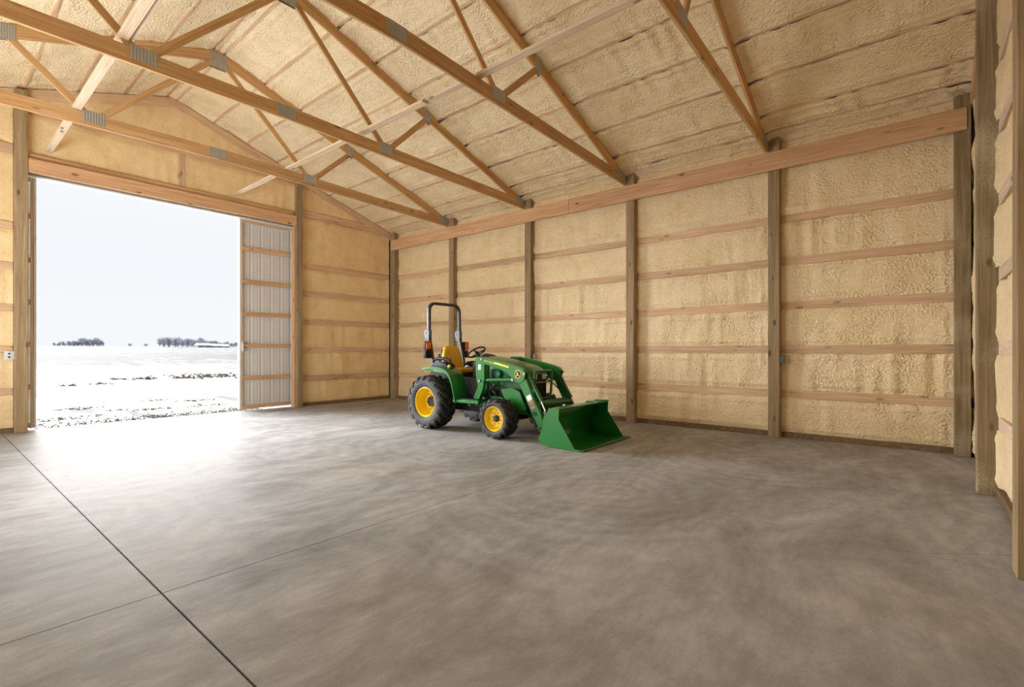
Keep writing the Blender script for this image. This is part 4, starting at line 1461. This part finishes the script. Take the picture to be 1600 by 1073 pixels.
def tree_mesh(seed, h, wdt):
    rnd_ = random.Random(seed)
    bt = bmesh.new()
    bm_tube(bt, [(0, 0, -.2), (0, 0, h * .35), (rnd_.uniform(-.2, .2), 0, h * .6)], [.22, .16, .08], 5)
    bc_ = bmesh.new()
    for k in range(90):
        a = rnd_.uniform(0, 6.28)
        z0 = h * rnd_.uniform(.12, .6)
        el = rnd_.uniform(.35, 1.4)
        L = h * rnd_.uniform(.2, .42) * (wdt if el < .9 else 1)
        p0 = Vector((rnd_.gauss(0, .35), rnd_.gauss(0, .35), z0))
        dr = Vector((math.cos(a) * math.cos(el) * wdt, math.sin(a) * math.cos(el) * wdt, math.sin(el)))
        p1 = p0 + dr * L
        bm_tube(bc_, [p0, p1], [.09, .03], 3, cap=False)
        for q in range(4):
            b0 = p0 + dr * L * rnd_.uniform(.4, 1)
            b1 = b0 + Vector((rnd_.uniform(-1, 1), rnd_.uniform(-1, 1), rnd_.uniform(.1, 1))) * h * .12
            bm_tube(bc_, [b0, b1], [.055, .02], 3, cap=False)
    ms = []
    for nm, b_ in (('trunk', bt), ('crown', bc_)):
        me = bpy.data.meshes.new(nm)
        b_.to_mesh(me)
        b_.free()
        me.materials.append(M['twig'])
        ms.append(me)
    return ms


kinds = [tree_mesh(100 + k, hh, ww) for k, (hh, ww) in enumerate([(6.6, 1.0), (5.6, 1.2), (7.4, .9), (4.6, 1.4)])]


def tree(x, y, k, s, label, group):
    rt = empty('bare_tree', (x, y, gz(y)), label, 'tree', group)
    for nm, me in zip(('trunk', 'crown'), kinds[k]):
        o = bpy.data.objects.new(nm, me)
        o.scale = (s, s, s)
        o.rotation_euler = (0, 0, random.uniform(0, 6.28))
        link(o, rt)


def dirpt(px, dist):
    """ground point seen through the doorway in the direction of image column px"""
    a = (px - 800) / 763.6
    s_, c_ = math.sin(YAW), math.cos(YAW)
    v = Vector((a * c_ + s_, -a * s_ + c_))
    v = v / v.y
    return v.x * dist, dist


rnd = random.Random(21)
for k in range(34):
    px = 251 + 88 * (k / 33.0) + rnd.uniform(-2, 2)
    x, y = dirpt(px, rnd.uniform(300, 410) if px < 304 else rnd.uniform(345, 410))
    tall = 1.0 if px < 322 else 0.72
    tree(x, y, rnd.randrange(3), tall * rnd.uniform(.80, 1.08), 'bare leafless tree in the grove by the distant white sheds', 'grove near the farm')
for k in range(14):
    px = 340 + 40 * (k / 13.0)
    x, y = dirpt(px, rnd.uniform(352, 380))
    tree(x, y, rnd.randrange(4), rnd.uniform(.5, .72), 'low bare tree in the row behind the distant white sheds', 'low row behind the farm')
for k in range(30):
    px = 84 + 76 * (k / 29.0) + rnd.uniform(-1.5, 1.5)
    x, y = dirpt(px, rnd.uniform(385, 415))
    hgt = .34 + .62 * math.exp(-((px - 135) / 26) ** 2)
    tree(x, y, rnd.randrange(4), hgt * rnd.uniform(.8, 1.15), 'bare leafless tree in the faint grove on the horizon', 'grove on the horizon')
for px in (203, 228):
    x, y = dirpt(px, 410)
    tree(x, y, 3, .5, 'lone tiny bush on the open horizon between the groves', 'lone bushes')


def shed(px, dist, w_, d_, h_, label):
    x, y = dirpt(px, dist)
    z = gz(y)
    rt = empty('farm_shed', (x, y, z), label, 'building', 'distant farm sheds')
    box('walls', x - w_ / 2, x + w_ / 2, y - d_ / 2, y + d_ / 2, z - .3, z + h_, M['farm_wall'], rt)
    extr('roof', [(y - d_ / 2 - .3, z + h_ - .1), (y, z + h_ + 1.3), (y + d_ / 2 + .3, z + h_ - .1)], x - w_ / 2 - .3, x + w_ / 2 + .3, M['farm_roof'], rt, bev=0)
    box('shed_door', x - 1.2, x + 1.0, y - d_ / 2 - .06, y - d_ / 2, z, z + h_ * .7, M['twig'], rt)


shed(317, 322, 6.5, 6, 1.3, 'white roofed farm shed, longest of the distant three')
shed(334, 324, 5.5, 6, 1.0, 'low white roofed shed beside the long one')
shed(349, 328, 5, 6, .8, 'smallest white roofed shed near the door edge')
